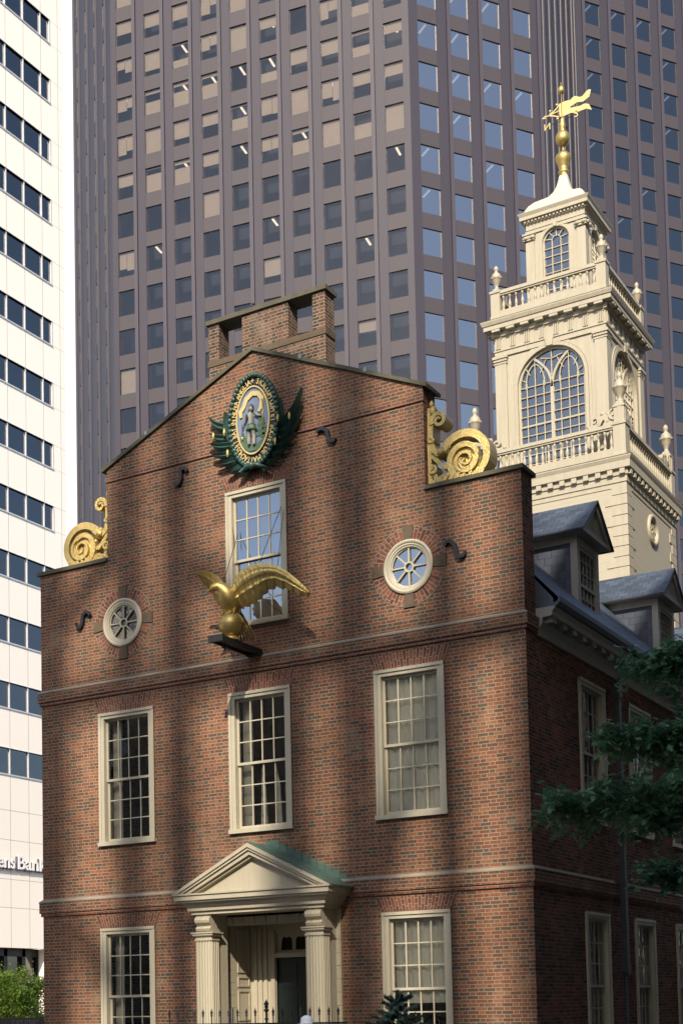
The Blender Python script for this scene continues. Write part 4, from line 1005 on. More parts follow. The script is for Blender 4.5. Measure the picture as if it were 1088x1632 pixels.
LVR = [((.50, -.22), (1.10, .40), .085, -.16), ((.52, -.36), (1.13, .04), .075, -.13), ((.48, -.50), (1.06, -.20), .065, -.10), ((.42, -.62), (.98, -.46), .065, -.08), ((.34, -.74), (.82, -.68), .06, -.06), ((.22, -.86), (.62, -.86), .06, -.05), ((.10, -.92), (.42, -1.04), .06, -.04), ((.54, -.30), (.64, .26), .06, -.05)]
LVL = [((.48, .0), (.98, .32), .10, -.12), ((.50, -.18), (.98, -.02), .10, -.10), ((.46, -.34), (1.02, -.22), .095, -.08), ((.42, -.50), (.96, -.46), .09, -.07), ((.36, -.64), (.86, -.68), .09, -.06), ((.26, -.78), (.62, -.92), .09, -.05), ((.10, -.90), (.36, -1.06), .07, -.04), ((.52, -.38), (.60, .30), .09, -.05)]
for s_ in (-1, 1):
    f = MB()
    for p0, p1, w_, bd in (LVR if s_ > 0 else LVL):
        leaf(f, (SX+s_*p0[0], SZ+p0[1]), (SX+s_*p1[0], SZ+p1[1]), w_, s_*bd, .16)
    f.build('leaf_spray', 'green', seal)
f = MB()
for s_ in (-1, 1):
    for a, z in ((.62, -.08), (.88, -.10), (.55, -.52)): f.ball((SX+s_*a, -.2, SZ+z-.05), .05, 8, (.6, .6, 1.7))
build_each(f, 'bud', 'leafgold', seal)
f = MB(); f.tube([(SX-.3, -.14, SZ-.98), (SX-.1, -.2, SZ-.93), (SX+.1, -.2, SZ-.93), (SX+.28, -.14, SZ-1.0)], [.03, .05, .05, .03], 8); f.ball((SX, -.2, SZ-.93), .08, 10); f.build('ribbon_tie', 'green', seal)

# ---------------------------------------------------------------- eagle
eg = thing('eagle_statue', 'gilded eagle with spread wings standing on a gold ball over the doorway', 'statue', (5.46, -.87, 6.9))
f = MB(); f.ball((5.46, -.87, 7.24), .24, 28); f.lathe([(.245, -.01), (.25, 0), (.245, .01)], (5.46, -.87, 7.24), 28)
f.lathe([(.15, 6.93), (.145, 6.97), (.10, 7.02), (.0, 7.03)], (5.46, -.87, 0), 20); f.build('gold_ball', 'gold', eg)
f = MB(); f.tube([(5.46, -.66, 7.42), (5.46, -.78, 7.52), (5.46, -.90, 7.66), (5.44, -.98, 7.80), (5.38, -1.03, 7.90), (5.30, -1.08, 7.95), (5.22, -1.11, 7.92), (5.17, -1.13, 7.88)], [.05, .13, .17, .17, .12, .085, .075, .035], 14)
f.tube([(5.19, -1.12, 7.90), (5.13, -1.15, 7.86), (5.11, -1.15, 7.80)], [.035, .025, .006], 8)
for s_ in (-1, 1):
    f.tube([(5.46+s_*.09, -.86, 7.60), (5.46+s_*.10, -.90, 7.50), (5.46+s_*.09, -.90, 7.46)], [.07, .035, .025], 8)
    for q in (-.07, 0, .07): f.tube([(5.46+s_*.09, -.90, 7.475), (5.46+s_*.09+q, -1.0, 7.45), (5.46+s_*.09+q*1.2, -1.06, 7.38)], [.022, .018, .008], 6)
f.build('body', 'gold', eg)
f = MB()   # tail
for k in range(7):
    a = (k-3)*.035; f.tube([(5.48+a*.5, -.66, 7.52), (5.52+a*1.3, -.55, 7.25), (5.58+a*2.0, -.50, 6.98)], [.04, .04, .03], 6, flat_=.35)
f.build('tail', 'gold', eg)
def wing(name, lead, trail, thick=.05, K=5):
    def rs(P): return [Vector(P[i]).lerp(Vector(P[i+1]), q/K) for i in range(len(P)-1) for q in range(K)]+[Vector(P[-1])]
    A, Bt = rs(lead), rs(trail); n = len(A); m = 12; f = MB(); pts = []
    for side in (-1, 1):
        for i in range(n):
            d = (Bt[i]-A[i]); ph = (i % K)/K
            ext = .055*ph*(1 if 0 < i < n-1 else 0)          # saw-toothed feather tips
            for j in range(m+1):
                t = j/m; p = A[i]+d*t+d.normalized()*ext*max(0, t-.6)/.4
                bulge = thick*(sin(PI*t)**.6)*(1-.55*i/n)
                row = .012 if (t > .33 and t < .42) or (t > .6 and t < .67) else 0
                ridge = (.020*ph if t > .62 else .012*((i*2 % K)/K)) if t > .12 else 0
                if side < 0: pts.append((p.x, p.y-bulge*.7-ridge-row, p.z+bulge*.25))
                else: pts.append((p.x, p.y+.018+ridge*.6-bulge*.3, p.z))
    w_ = m+1; fs = []
    for i in range(n-1):
        for j in range(m): q = i*w_+j; fs.append((q, q+1, q+w_+1, q+w_)); q += n*w_; fs.append((q, q+w_, q+w_+1, q+1))
        for j in (0, m): q = i*w_+j; fs.append((q, q+w_, q+w_+n*w_, q+n*w_))
    f.add(pts, fs)
    return f.build(name, 'gold', eg)
ld = [(5.52, -.95, 7.86), (5.60, -.97, 8.02), (5.74, -1.0, 8.16), (5.93, -1.0, 8.245), (6.13, -.98, 8.265), (6.33, -.94, 8.24), (6.52, -.9, 8.17), (6.72, -.85, 8.03), (6.92, -.8, 7.84), (7.05, -.77, 7.70), (7.12, -.75, 7.60)]
tr = [(5.56, -.80, 7.56), (5.70, -.80, 7.56), (5.86, -.82, 7.58), (6.02, -.83, 7.62), (6.14, -.83, 7.70), (6.26, -.82, 7.79), (6.42, -.80, 7.83), (6.60, -.78, 7.78), (6.80, -.76, 7.68), (6.95, -.74, 7.60), (7.10, -.73, 7.56)]
wing('wing', ld, tr, .09)
ld = [(5.42, -.95, 7.90), (5.34, -.98, 8.06), (5.24, -1.0, 8.18), (5.12, -1.02, 8.27), (5.0, -1.04, 8.32), (4.88, -1.04, 8.345), (4.78, -1.04, 8.35)]
tr = [(5.36, -.74, 7.60), (5.20, -.68, 7.62), (5.07, -.62, 7.70), (4.96, -.58, 7.82), (4.88, -.60, 7.96), (4.81, -.70, 8.10), (4.75, -.85, 8.24)]
wing('wing', ld, tr, .08)
f = MB(); f.box(5.37, 5.55, -1.36, 0, 6.84, 6.90); f.box(5.33, 5.37, -1.36, 0, 6.80, 6.92); f.box(5.55, 5.59, -1.36, 0, 6.80, 6.92); f.box(5.30, 5.62, -1.42, -1.36, 6.80, 6.92); f.box(5.30, 5.62, -.18, 0, 6.79, 6.84)
f.tube([(5.46, -1.1, 6.84), (5.46, -1.1, 6.70)], .02, 6); f.box(5.40, 5.52, -1.12, -1.08, 6.74, 6.77); f.build('bracket', 'black', eg)
f = MB()
for p, q in (((5.0, -.06, 9.40), (5.02, -.05, 9.02)), ((6.10, -.02, 9.65), (5.9, -.75, 8.1)), ((6.0, -.8, 7.75), (6.12, -.06, 7.50)), ((5.05, .03, 9.3), (5.25, -.78, 8.15)), ((6.45, -.8, 8.1), (6.15, -.02, 9.6))): f.tube([p, q], .006, 5)
build_each(f, 'guy_wire', 'iron', eg)

# ---------------------------------------------------------------- granite tower
PT = 3.85; Z0 = 88.03; ZT = 118.0
tw = thing('granite_office_tower', 'tall dark purple granite office tower with square windows behind the brick hall', 'building', (-40, 110, GZ))
AB = Vector((-32.79, 87.12, 0))
def az(a): return Vector((sin(R(a)), cos(R(a)), 0))
def nrm(a): return Vector((cos(R(a)), -sin(R(a)), 0))   # right of travel az -> outward when travelling left to right seen from outside
winlist = []; stuffp = []
wall = MB(); fins = MB(); spand = MB(); panes_all = []
def face(P0, a, s0, s1, cols, ww, zoff=0, mirror=False, gd=.13):
    F = frame(P0, tuple(az(a)), tuple(nrm(a)))
    for mb in (wall, fins, spand): mb.F = F
    cols = sorted(cols); edges = [s0]+[x for c in cols for x in (c, c+ww)]+[s1]
    for i in range(0, len(edges), 2):
        e0, e1 = edges[i], edges[i+1]; w_ = e1-e0
        if w_ < .05: continue
        if w_ > 1.0:
            if not mirror:   # strip next to the window on its right side, i.e. left part of the pier
                wall.box(e0+.42, e1, -.0, .75, GZ, ZT); fins.box(e0, e0+.36, -.10, .75, GZ, ZT); wall.box(e0+.36, e0+.42, .12, .75, GZ, ZT)
            else:
                wall.box(e0, e1-.42, -.0, .75, GZ, ZT); fins.box(e1-.36, e1, -.10, .75, GZ, ZT); wall.box(e1-.42, e1-.36, .12, .75, GZ, ZT)
        else: wall.box(e0, e1, 0, .75, GZ, ZT)
    for c in cols:
        k = 14; zprev = GZ
        zs = sorted(Z0+zoff-PT*k for k in range(-7, 22))
        for zt in zs:
            spand.box(c, c+ww, .03, .75, zprev, zt-2.45); zprev = zt
            panes_all.append((F, c, ww, zt, gd))
        spand.box(c, c+ww, .03, .75, zprev, ZT)
face(AB, 80.5, -30.0, 0, [-29.42+3.005*k for k in range(10)], 1.75, gd=.132)
face(AB, 35.2, 0.0, 14.0, [.93+3.34*k for k in range(4)], 1.95, mirror=True)
BS = AB+az(35.2)*14.0
face(BS, -9.8, 0, 19.8, [1.6+3.27*k for k in range(6)], .7, mirror=True, gd=.09)
Pc = BS+az(-9.8)*19.8
face(Pc, 35.2, 0, 29.5, [1.35+3.37*k for k in range(8)], 2.0, mirror=True, gd=.131)
PL = AB-az(80.5)*30.0
PLs = PL+az(-54.5)*13.9
face(PLs, 125.5, 0, 13.9, [1.2+3.3*k for k in range(4)], .8, gd=.09)
wall.F = fins.F = spand.F = I4
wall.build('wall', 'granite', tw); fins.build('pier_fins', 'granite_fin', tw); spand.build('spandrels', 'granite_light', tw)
# core so that nothing shows through
f = MB(); cp = [AB, BS, Pc, Pc+az(35.2)*29.5, Pc+az(35.2)*29.5+az(-54.8)*40, PLs+az(35)*30, PLs, PL]
inn = []
for i, p in enumerate(cp):
    a_ = (p-cp[i-1]).normalized(); b_2 = (cp[(i+1) % len(cp)]-p).normalized(); n1 = Vector((-a_.y, a_.x, 0)); n2 = Vector((-b_2.y, b_2.x, 0)); nn = (n1+n2); k_ = 2.6/max(.3, nn.normalized().dot(n1)); inn.append(p+nn.normalized()*k_)
f.prism([(p.x, p.y, GZ) for p in inn], (0, 0, ZT-GZ)); f.build('dark_interior', 'deep', tw)
f = MB(); f.prism([(p.x, p.y, ZT) for p in cp], (0, 0, .5)); f.build('roof_slab', 'granite', tw)
# visible ordering: project to camera and rank
cl = Vector(co.matrix_world.translation); VI = co.matrix_world.inverted()
def pix(p):
    q = VI @ p; 
    if q.z >= 0: return None
    return (476.118+2265.786*q.x/-q.z, 1463.152-2265.786*q.y/-q.z)
vis, hid = [], []
for F, c, ww, zt, gd in panes_all:
    p = pix(F @ Vector((c+ww/2, .3, zt-1.2))); n = (F.to_3x3() @ Vector((0, -1, 0)))
    facing = n.dot(cl-(F @ Vector((c, 0, zt)))) > 0
    if p and facing and 115 < p[0] < 1110 and -30 < p[1] < 800:
        hidd = False; x, y = p
        # hidden behind the hall / steeple
        if 178 < x < 690 and y > 742-(x-170)*.79 and x < 405: hidd = True
        if x >= 405 and x < 690 and y > 575+(x-405)*.2: hidd = True
        if 790 < x < 1045 and y > 545: hidd = True
        if hidd: hid.append((F, c, ww, zt, gd)); continue
        side = abs(n.dot((cl-(F @ Vector((c, 0, zt)))).normalized())); vis.append((side, F, c, ww, zt, gd, p))
    else: hid.append((F, c, ww, zt, gd))
vis.sort(key=lambda q: -q[0]*(1+.0001*q[6][1]))
big = [q for q in vis if q[0] > .5]; small = [q for q in vis if q[0] <= .5]
def pane_mesh(mb, F, c, ww, zt, gd):
    mb.F = F; g0 = (rnd.random()-.5)*.016; g1 = (rnd.random()-.5)*.016
    mb.quad((c, gd+g0, zt-2.45), (c+ww, gd-g0, zt-2.45), (c+ww, gd+g1, zt), (c, gd-g1, zt))
for q in big[:100]:
    _, F, c, ww, zt, gd, p = q
    mb = MB(); pane_mesh(mb, F, c, ww, zt, gd); wo_ = mb.build('window', {.131: 'towerglass2', .132: 'towerglass3'}.get(gd, 'towerglass'), tw)
mb = MB(); rest_ = [q[1:6] for q in big[100:]+small]+hid
for q in rest_: pane_mesh(mb, *q)
mb.F = I4; ob = mb.build('window', 'towerglass', tw); ob['kind'] = 'stuff'; ob.data.materials.append(M['towerglass2']); ob.data.materials.append(M['towerglass3'])
for q, p in zip(rest_, ob.data.polygons): p.material_index = {.131: 1, .132: 2}.get(q[4], 0)
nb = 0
for q in sorted(big, key=lambda q: q[6][1]):       # beige sheets behind the left face imitate reflections of neighbouring buildings
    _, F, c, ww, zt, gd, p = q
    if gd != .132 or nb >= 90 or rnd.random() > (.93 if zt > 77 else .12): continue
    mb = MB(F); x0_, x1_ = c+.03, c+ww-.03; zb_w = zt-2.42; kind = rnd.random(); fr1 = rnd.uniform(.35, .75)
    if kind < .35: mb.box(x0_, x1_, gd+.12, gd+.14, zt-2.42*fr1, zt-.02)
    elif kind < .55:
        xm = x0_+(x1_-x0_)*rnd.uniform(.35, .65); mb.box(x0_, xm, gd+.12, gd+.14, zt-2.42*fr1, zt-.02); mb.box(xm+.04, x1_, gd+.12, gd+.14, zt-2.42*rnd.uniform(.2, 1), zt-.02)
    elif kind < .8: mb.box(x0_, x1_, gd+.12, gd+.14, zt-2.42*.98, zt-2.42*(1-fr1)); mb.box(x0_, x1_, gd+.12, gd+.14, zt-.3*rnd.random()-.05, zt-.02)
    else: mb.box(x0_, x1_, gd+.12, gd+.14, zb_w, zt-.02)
    mb.build('reflection_sheet', 'reflect_beige', tw); nb += 1
rows_lit = [q for q in big if q[6][1] < 420]
nl = 0
for q in rows_lit:
    _, F, c, ww, zt, gd, p = q
    pr_ = .5 if p[1] < 200 else .25
    if rnd.random() < pr_ and nl < 60:
        mb = MB(F); mb.box(c+ww*.45, c+ww*.45+.2, .32, 1.5, zt-.12, zt-.06); mb.build('ceiling_light', 'tube', tw); nl += 1

# ---------------------------------------------------------------- white office block
wb = thing('white_office_block', 'bright white stone office block with dark ribbon windows at the left edge', 'building', (-48, 20, GZ))
WXX = -36.58; Fw = frame((WXX, 0, 0), (0, 1, 0), (1, 0, 0)); YE = 44.3
ZB = 15.40   # band tops at ZB + 3.91 k
f = MB(Fw); ztops = [ZB+3.91*k for k in range(0, 14)]; Y0 = 4.0
mull = [YE-.44-1.6*k for k in range(26)]; yw1 = 43.08
prev = 3.75
for zt in ztops:
    a = -60
    f.box(-60, YE, 0, .3, prev, zt-1.52); f.box(yw1+.06, YE, 0, .3, zt-1.52, zt); prev = zt
f.box(-60, YE, 0, .3, prev, prev+2.2); f.build('wall', 'white', wb)
f = MB(Fw); f.box(-60, YE, .3, 22, 3.9, prev+2); f.box(-60, YE, 3.0, 22, GZ, 3.9); f.box(42.3, YE, 0, 3, GZ, 3.75); f.box(37.4, 37.9, 0, 3, GZ, 3.75) if 0 else None; f.build('core', 'white', wb)
f = MB(Fw)
for zt in ztops:
    f.box(-60, yw1+.06, -.03, .1, zt, zt+.035); f.box(-60, yw1+.06, -.05, .1, zt-1.60, zt-1.52); f.box(yw1, yw1+.06, -.02, .12, zt-1.52, zt)
    for yv in mull[1:]: f.box(yv-.025, yv+.025, .0, .12, zt-1.52, zt)
f.build('window_frames', 'mullion', wb)
f = MB(Fw)
for i, zt in enumerate(ztops):
    for k in range(4):
        if rnd.random() < .55:
            y1_ = ([yw1]+mull[1:])[k]; y0_ = mull[k+1]; f.quad((y0_+.05, .16, zt-1.52*rnd.choice((.25, .45, .8, 1))), (y1_-.05, .16, zt-1.52*.3), (y1_-.05, .16, zt), (y0_+.05, .16, zt))
f.build('window_blinds', 'curtain', wb)
rest = MB(Fw); 
for i, zt in enumerate(ztops):
    b_edges = [yw1]+mull[1:]
    for k in range(len(b_edges)-1):
        y1_, y0_ = b_edges[k], b_edges[k+1]
        if k < 4 and i < 17:
            mb = MB(Fw); mb.quad((y0_, .1, zt-1.52), (y1_, .1, zt-1.52), (y1_, .1, zt), (y0_, .1, zt)); mb.build('window', 'officeglass', wb)
        else: rest.quad((y0_, .1, zt-1.52), (y1_, .1, zt-1.52), (y1_, .1, zt), (y0_, .1, zt))
    rest.quad((-60, .1, zt-1.52), (b_edges[-1], .1, zt-1.52), (b_edges[-1], .1, zt), (-60, .1, zt))
ob = rest.build('window', 'officeglass', wb); ob['kind'] = 'stuff'
f = MB(Fw); 
for a in (33.0, 36.2, 37.75, 39.3, 40.85, 42.2): f.box(a, a+.3, .8, 1.1, GZ, 3.75)
f.box(10, 42.3, .8, 1.1, 3.3, 3.75); f.build('storefront_frames', 'black', wb)
f = MB(Fw); f.quad((10, 1.0, GZ), (42.3, 1.0, GZ), (42.3, 1.0, 3.4), (10, 1.0, 3.4)); f.build('storefront_glass', 'officeglass', wb)
tb = text_mesh('Bank', 1.13, .07)[0]; tc_ = text_mesh('Citizens', 1.13, .07)[0]
wbk = max(v[0] for v in tb)-min(v[0] for v in tb); wcz = max(v[0] for v in tc_)-min(v[0] for v in tc_)
sxx = 2.45/wbk; yb_ = 39.42; yc_ = yb_-.24-wcz*sxx*.86
sgn = thing('bank_sign', 'white raised bank name lettering on the white stone wall at the left edge', 'sign', (WXX, 38, 8.4))
for body, yy, k_ in (('Bank', yb_, 1.0), ('Citizens', yc_, .86)):
    f = MB(); add_text(f, body, frame((WXX+.16, yy, 8.36), (0, 1, 0), (1, 0, 0)), 1.13, .03, sx=sxx*k_, bold=.015); f.build('letter_faces', 'letter', sgn)
    f = MB(); add_text(f, body, frame((WXX+.075, yy-.05, 8.29), (0, 1, 0), (1, 0, 0)), 1.13, .075, sx=sxx*k_, bold=.025); f.build('letter_shadow_sides', 'purple', sgn)  # dark copy set down and left paints the letters' shadow sides

# ---------------------------------------------------------------- black street name fascia, lower left
sg = thing('street_name_fascia', 'black fascia with faint grey street lettering at the lower left edge', 'sign', (-9.6, 10, GZ))
f = MB(); f.box(-14.5, -8.2, 10, 10.25, -.62, -.165); f.build('fascia', 'black', sg)
f = MB()
for x in (-14.2, -11.3, -8.35): f.box(x-.05, x+.05, 10.08, 10.18, GZ, -.62)
build_each(f, 'post', 'black', sg)
f = MB(); add_text(f, 'STATE STREET', frame((-10.05, 9.99, -.36), (1, 0, 0), (0, -1, 0)), .17, .006); f.build('lettering', 'greyletter', sg)

# ---------------------------------------------------------------- fence, spruce, passer-by
fe = thing('iron_fence', 'black iron railing with spear finials in front of the doorway', 'fence', (6.5, -2, GZ))
f = MB()
f.box(4.6, 8.4, -2.015, -1.985, -.30, -.265); f.box(4.6, 8.4, -2.015, -1.985, -1.5, -1.465)
build_each(f, 'rail', 'iron', fe)
def spear(x, z, big_=False):
    f = MB(); r = .011 if not big_ else .02
    f.tube([(x, -2, GZ), (x, -2, z-.12)], r, 6); f.lathe([(r, -.13), (r*2.2, -.11), (r*1.2, -.09), (r*2.4, -.06), (r*.6, -.0), (0.0, .03)], (x, -2, z), 8)
    if big_: f.lathe([(r, -.34), (r*2.0, -.32), (r, -.30)], (x, -2, z), 8); f.lathe([(r, -.20), (r*2.6, -.17), (r, -.13)], (x, -2, z), 8)
    return f.build('spear_post' if big_ else 'picket', 'iron', fe)
sp0 = spear(4.72, -.02)
x = 4.72+.185
i = 1
while x < 8.4:
    if abs(x-6.78) > .1:
        c_ = sp0.copy(); COL.objects.link(c_); c_.parent = fe; c_.matrix_parent_inverse = sp0.matrix_parent_inverse.copy(); c_.location = (x-4.72, 0, 0)
    x += .185
spear(6.80, .12, True); f = MB()
for a in (6.05, 6.10): f.tube([(a, -2, GZ), (a, -2, .0)], .012, 6)
build_each(f, 'gate_post', 'iron', fe)

spc = thing('blue_spruce', 'small dark blue green spruce top in front of the ground floor window', 'tree', (9.46, -2.2, GZ))
f = MB(); f.tube([(9.46, -2.2, GZ), (9.46, -2.2, .1)], [.05, .01], 6); f.build('trunk', 'bark', spc)
f = MB()
def needles(mb, a, b, r, n):
    a, b = Vector(a), Vector(b); d = (b-a).normalized(); u = d.cross(Vector((.3, .2, 1))).normalized(); v = u.cross(d)
    for i in range(n):
        t = rnd.random(); p = a.lerp(b, t); an = rnd.random()*2*PI; q = p+(u*cos(an)+v*sin(an))*r*(1-.3*t)+d*r*.9
        wv = d.cross(q-p).normalized()*.011; mb.add([tuple(p-wv), tuple(p+wv), tuple(q)], [(0, 1, 2)])
needles(f, (9.46, -2.2, -.15), (9.46, -2.2, .20), .07, 420); needles(f, (9.46, -2.2, .0), (9.36, -2.25, .14), .06, 200); needles(f, (9.46, -2.2, .0), (9.58, -2.25, .16), .06, 200); 
for k in range(150):
    t = rnd.random()**.8; z = .10-1.7*t; a = rnd.random()*2*PI; L_ = .16+.5*min(1, t*2.2)
    p = (9.46, -2.2, z-.0); q = (9.46+L_*cos(a), -2.2+L_*sin(a), z+.10+rnd.random()*.05)
    if L_ > .12: f.tube([p, q], [.008, .003], 4)
    needles(f, tuple(Vector(p).lerp(Vector(q), .3)), q, .06, 170)
f.build('needles', 'needle', spc)

# the passer-by is short: the cap alone reaches the picture
pn = thing('person', 'person in a grey blue cap walking past the railing, mostly below the frame', 'person', (7.75, -2.6, GZ))
PX, PYY, PZ = 7.98, -2.6, GZ-.0
f = MB(); f.tube([(PX, PYY, PZ+.82), (PX, PYY, PZ+1.0), (PX, PYY, PZ+1.22), (PX, PYY, PZ+1.32), (PX, PYY, PZ+1.36)], [.15, .15, .19, .14, .06], 14, flat_=.65)
for s_ in (-1, 1):
    f.tube([(PX+s_*.08, PYY, PZ+.88), (PX+s_*.09, PYY+.02, PZ+.48), (PX+s_*.09, PYY-.02, PZ+.08), (PX+s_*.09, PYY-.14, PZ+.04)], [.09, .06, .045, .04], 10)
    f.tube([(PX+s_*.17, PYY, PZ+1.29), (PX+s_*.22, PYY, PZ+1.05), (PX+s_*.21, PYY-.06, PZ+.80)], [.05, .042, .03], 8)
f.build('clothing', 'coat', pn)
f = MB(); f.tube([(PX, PYY, PZ+1.34), (PX, PYY, PZ+1.42)], .05, 10); f.ball((PX, PYY-.01, PZ+1.51), .10, 16, (.82, .95, 1.15)); f.ball((PX, PYY-.11, PZ+1.50), .02, 8)
f.build('body', 'face', pn); f = MB()
for s_ in (-1, 1): f.ball((PX+s_*.21, PYY-.07, PZ+.75), .04, 8, (.6, .8, 1.2))
build_each(f, 'hand', 'face', pn)
f = MB(); f.lathe([(.108, 1.51), (.112, 1.57), (.095, 1.62), (.04, 1.655), (.0, 1.66)], (PX, PYY, PZ-.01), 18); f.box(PX-.06, PX+.06, PYY-.19, PYY-.08, PZ+1.49, PZ+1.505); f.build('cap', 'cap', pn); pn.scale = (.95, .95, .945)

# ---------------------------------------------------------------- street tree at the right
tr_ = thing('street_tree', 'dark leafy oak tree reaching in from the right edge before the side wall', 'tree', (16.3, -.5, GZ))
f = MB(); br = []
trunk = [(16.3, -.5, GZ), (16.25, -.45, 1.0), (16.35, -.4, 3.2), (16.3, -.2, 5.5), (16.5, 0, 8.0), (16.4, .1, 10)]
f.tube(trunk, [.28, .24, .2, .16, .11, .05], 10)
brs = [[(16.3, -.4, 2.6), (15.2, -.9, 3.3), (14.2, -2.0, 3.2), (13.45, -3.1, 2.95), (12.95, -4.25, 2.66)],
       [(16.3, -.3, 3.2), (15.0, -.5, 3.9), (14.0, -1.4, 4.0), (13.2, -2.3, 3.95)],
       [(16.3, -.2, 4.6), (15.2, -.4, 5.2), (14.3, -1.0, 5.4), (13.2, -1.0, 5.3)],
       [(16.3, -.4, 1.8), (15.2, .2, 2.2), (14.0, .5, 2.2), (13.0, .0, 2.1)],
       [(16.3, -.4, 1.4), (15.4, .5, 1.7), (14.4, 1.3, 1.75), (13.6, 1.6, 1.7)],
       [(16.3, -.3, 3.0), (15.2, .4, 3.3), (14.2, .6, 3.3), (13.3, .6, 3.3)],
       [(16.3, -.4, 2.2), (15.0, -.6, 2.8), (14.2, -1.4, 2.95), (13.5, -2.4, 2.75)], [(16.3, -.3, 2.6), (15.4, 0, 3.6), (14.6, -.2, 4.35), (13.9, -.4, 4.5)],
       *[[(16.3, -.3, z_-.6), (15.3, y_*.5, z_-.1), (x_, y_, z_)] for x_, y_, z_ in ((13.9, .8, 2.6), (14.2, -.6, 2.3), (13.8, .2, 3.6), (14.3, 1.2, 4.2), (13.9, -1.0, 4.7), (14.2, .8, 5.2), (14.4, -.4, 1.9), (14.5, 1.6, 3.0), (14.3, -1.6, 3.5), (14.4, .4, 2.9))],
       [(16.3, 0, 6.4), (15.4, 0, 7.0), (14.8, .4, 7.4)], [(16.3, 0, 5), (17.3, 1, 6), (18, 2, 6.6)], [(16.3, 0, 4), (17.2, -1, 5), (18.2, -2, 5.6)]]
for P in brs: f.tube(P, [.06, .035, .02, .012, .006][:len(P)], 6)
f.build('trunk', 'bark', tr_)
f = MB()
lobes = [(0, 0), (.05, .12), (.05, .20), (.32, .30), (.10, .40), (.42, .62), (.12, .66), (.22, .88), (0, 1.05)]
def oak(mb, p, s, ang, tilt):
    o = lobes+[(-a, b) for a, b in lobes[-2:0:-1]]
    Rm = Matrix.Rotation(ang, 3, 'Z') @ Matrix.Rotation(tilt, 3, 'X') @ Matrix.Rotation(rnd.uniform(-.6, .6), 3, 'Y')
    mb.add([tuple(Vector(p)+Rm @ Vector((a*s, b*s, -.12*s*b*b))) for a, b in o], [tuple(range(len(o)))])
def seg(P, t):
    n = len(P)-1; k = min(n-1, int(t*n)); return Vector(P[k]).lerp(Vector(P[k+1]), t*n-k)
for bi, P in enumerate(brs):
    n = 120 if bi < 8 else 60
    for i in range(n):
        t = .22+.78*(i+rnd.random())/n; c = seg(P, t); spread = .66*(1.05-t*.55)
        d = Vector((rnd.uniform(-1, 1), rnd.uniform(-1, 1), rnd.uniform(-.95, .75)))*spread; e_ = c+d
        f.tube([c, e_], [.010, .004], 3)
        for j in range(19):
            q = c.lerp(e_, rnd.uniform(.3, 1.15))+Vector((rnd.uniform(-.12, .12), rnd.uniform(-.12, .12), rnd.uniform(-.10, .08)))
            oak(f, q, rnd.uniform(.10, .18), rnd.random()*2*PI, rnd.uniform(-1.0, .7))
f.build('foliage', 'leaf', tr_)

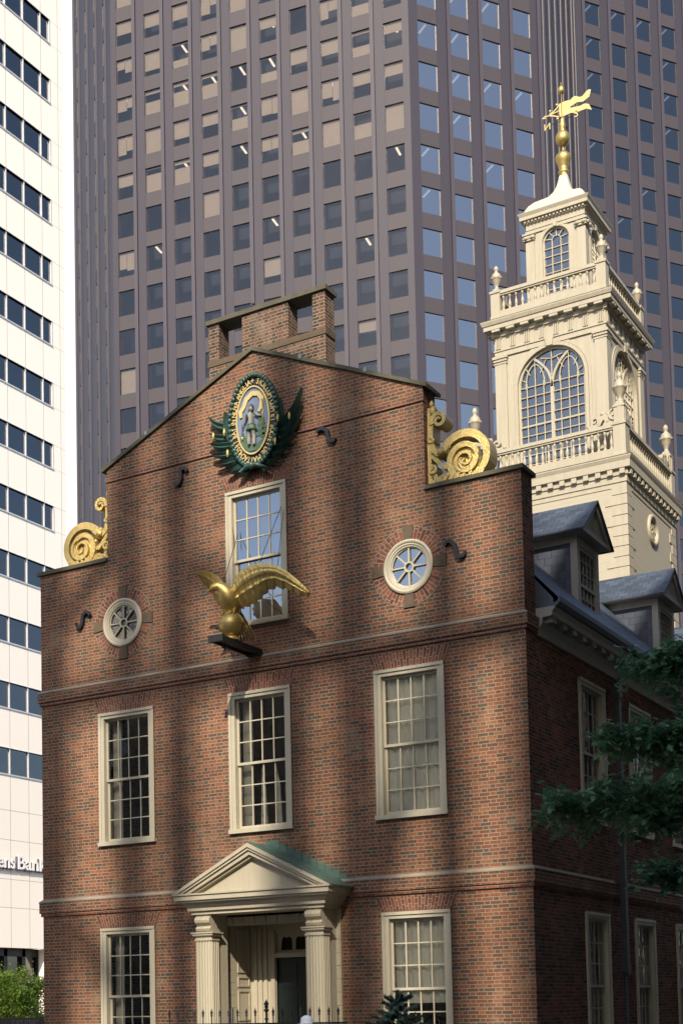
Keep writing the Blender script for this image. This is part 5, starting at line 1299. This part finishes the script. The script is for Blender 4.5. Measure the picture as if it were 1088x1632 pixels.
# ---------------------------------------------------------------- sunlit young tree, lower left
lt = thing('locust_tree', 'small bright green sunlit tree before the white office block', 'tree', (-24.2, 25.5, GZ))
f = MB(); f.tube([(-24.2, 25.5, GZ), (-24.1, 25.4, -.3), (-24.0, 25.5, .8)], [.1, .07, .03], 8)
for k in range(7): a = k*.9; f.tube([(-24.1, 25.4, -.4+k*.12), (-24.1+1.3*cos(a), 25.4+1.3*sin(a), .3+k*.15)], [.03, .01], 5)
f.build('trunk', 'bark', lt); f = MB()
cl_ = [(Vector((-24.1+rnd.uniform(-1.9, 2.2), 25.5+rnd.uniform(-1.8, 1.8), rnd.uniform(-.7, 1.75))), rnd.uniform(.25, .5)) for k in range(120)]
for c, r in cl_:
    if ((c.x+24.1)/2.4)**2+((c.z+.1)/2.05)**2 > 1.0: continue
    for j in range(260):
        q = c+Vector((rnd.gauss(0, .55), rnd.gauss(0, .55), rnd.gauss(0, .42)))*r; s = rnd.uniform(.08, .13); a = rnd.random()*6.28; tl = rnd.uniform(-.9, .9)
        Rm = Matrix.Rotation(a, 3, 'Z') @ Matrix.Rotation(tl, 3, 'X')
        f.add([tuple(q+Rm @ Vector(v)) for v in ((0, 0, 0), (.35*s, .5*s, 0), (0, 1.2*s, -.1*s), (-.35*s, .5*s, 0))], [(0, 1, 2, 3)])
f.build('foliage', 'brightleaf', lt)

# ---------------------------------------------------------------- blocks added out of view to shape shade and reflections
bl = thing('side_sun_blocker', 'added pale block out of view that shades the side wall of the hall', 'building', (34, 20, GZ))  # added to keep sun off the side wall; pale to bounce light
f = MB(); f.box(22.3, 46, -26.3, 70, GZ, 31); f.build('wall', 'occ', bl)
f = MB()
for k in range(20):
    for j in range(6): f.box(22.2, 22.28, -24+k*4.2, -22+k*4.2, 1+j*4.6, 3.6+j*4.6)
f.build('windows', 'officeglass', bl)
lo = thing('reflection_block', 'added low block out of view for the hall windows to reflect', 'building', (-25, -50, GZ))  # added to fill the hall windows' reflections in place of low sky
f = MB(); f.box(-60, 14, -62, -48, GZ, 20)
f.build('wall', 'occ', lo)
# added unseen gobo: its piers and braces break the sun into soft bands
oc_t = thing('gobo_tower', 'added gobo tower out of view that dapples the brick front', 'building', (40, -66, GZ))
tt = 60/cos(R(180-SUN_AZ)); OX, OZ = tt*sin(R(180-SUN_AZ)), tt*math.tan(R(SUN_EL))
f = MB(); f.box(OX-4.5, OX-1.5, -66, -60, GZ, OZ+14); f.box(OX-1.5, OX+25, -66, -60, GZ, OZ-3.3)
G = [(.1, 1.35), (2.5, .7), (3.7, .6), (6.35, .75), (7.75, .8), (9.6, .5), (11.1, .4)]
for c, w_ in G: f.box(OX+c-w_/2, OX+c+w_/2, -60.6, -60, OZ-3.3, OZ+13.2)
for z, h_ in ((6.5, .5),): f.box(OX-1.5, OX+11.8, -60.5, -60.1, OZ+z, OZ+z+h_)
for a, z, b2, z2 in ((4.1, 9.2, 6.2, 7.2), (.8, 8.4, 2.2, 10), (8.2, 2.2, 9.2, 5.9), (0, 3, 2.2, .5)): f.bar([(OX+a, OZ+z), (OX+b2, OZ+z2)], .5, -60.4, -60.15)
f.build('wall', 'occ', oc_t)
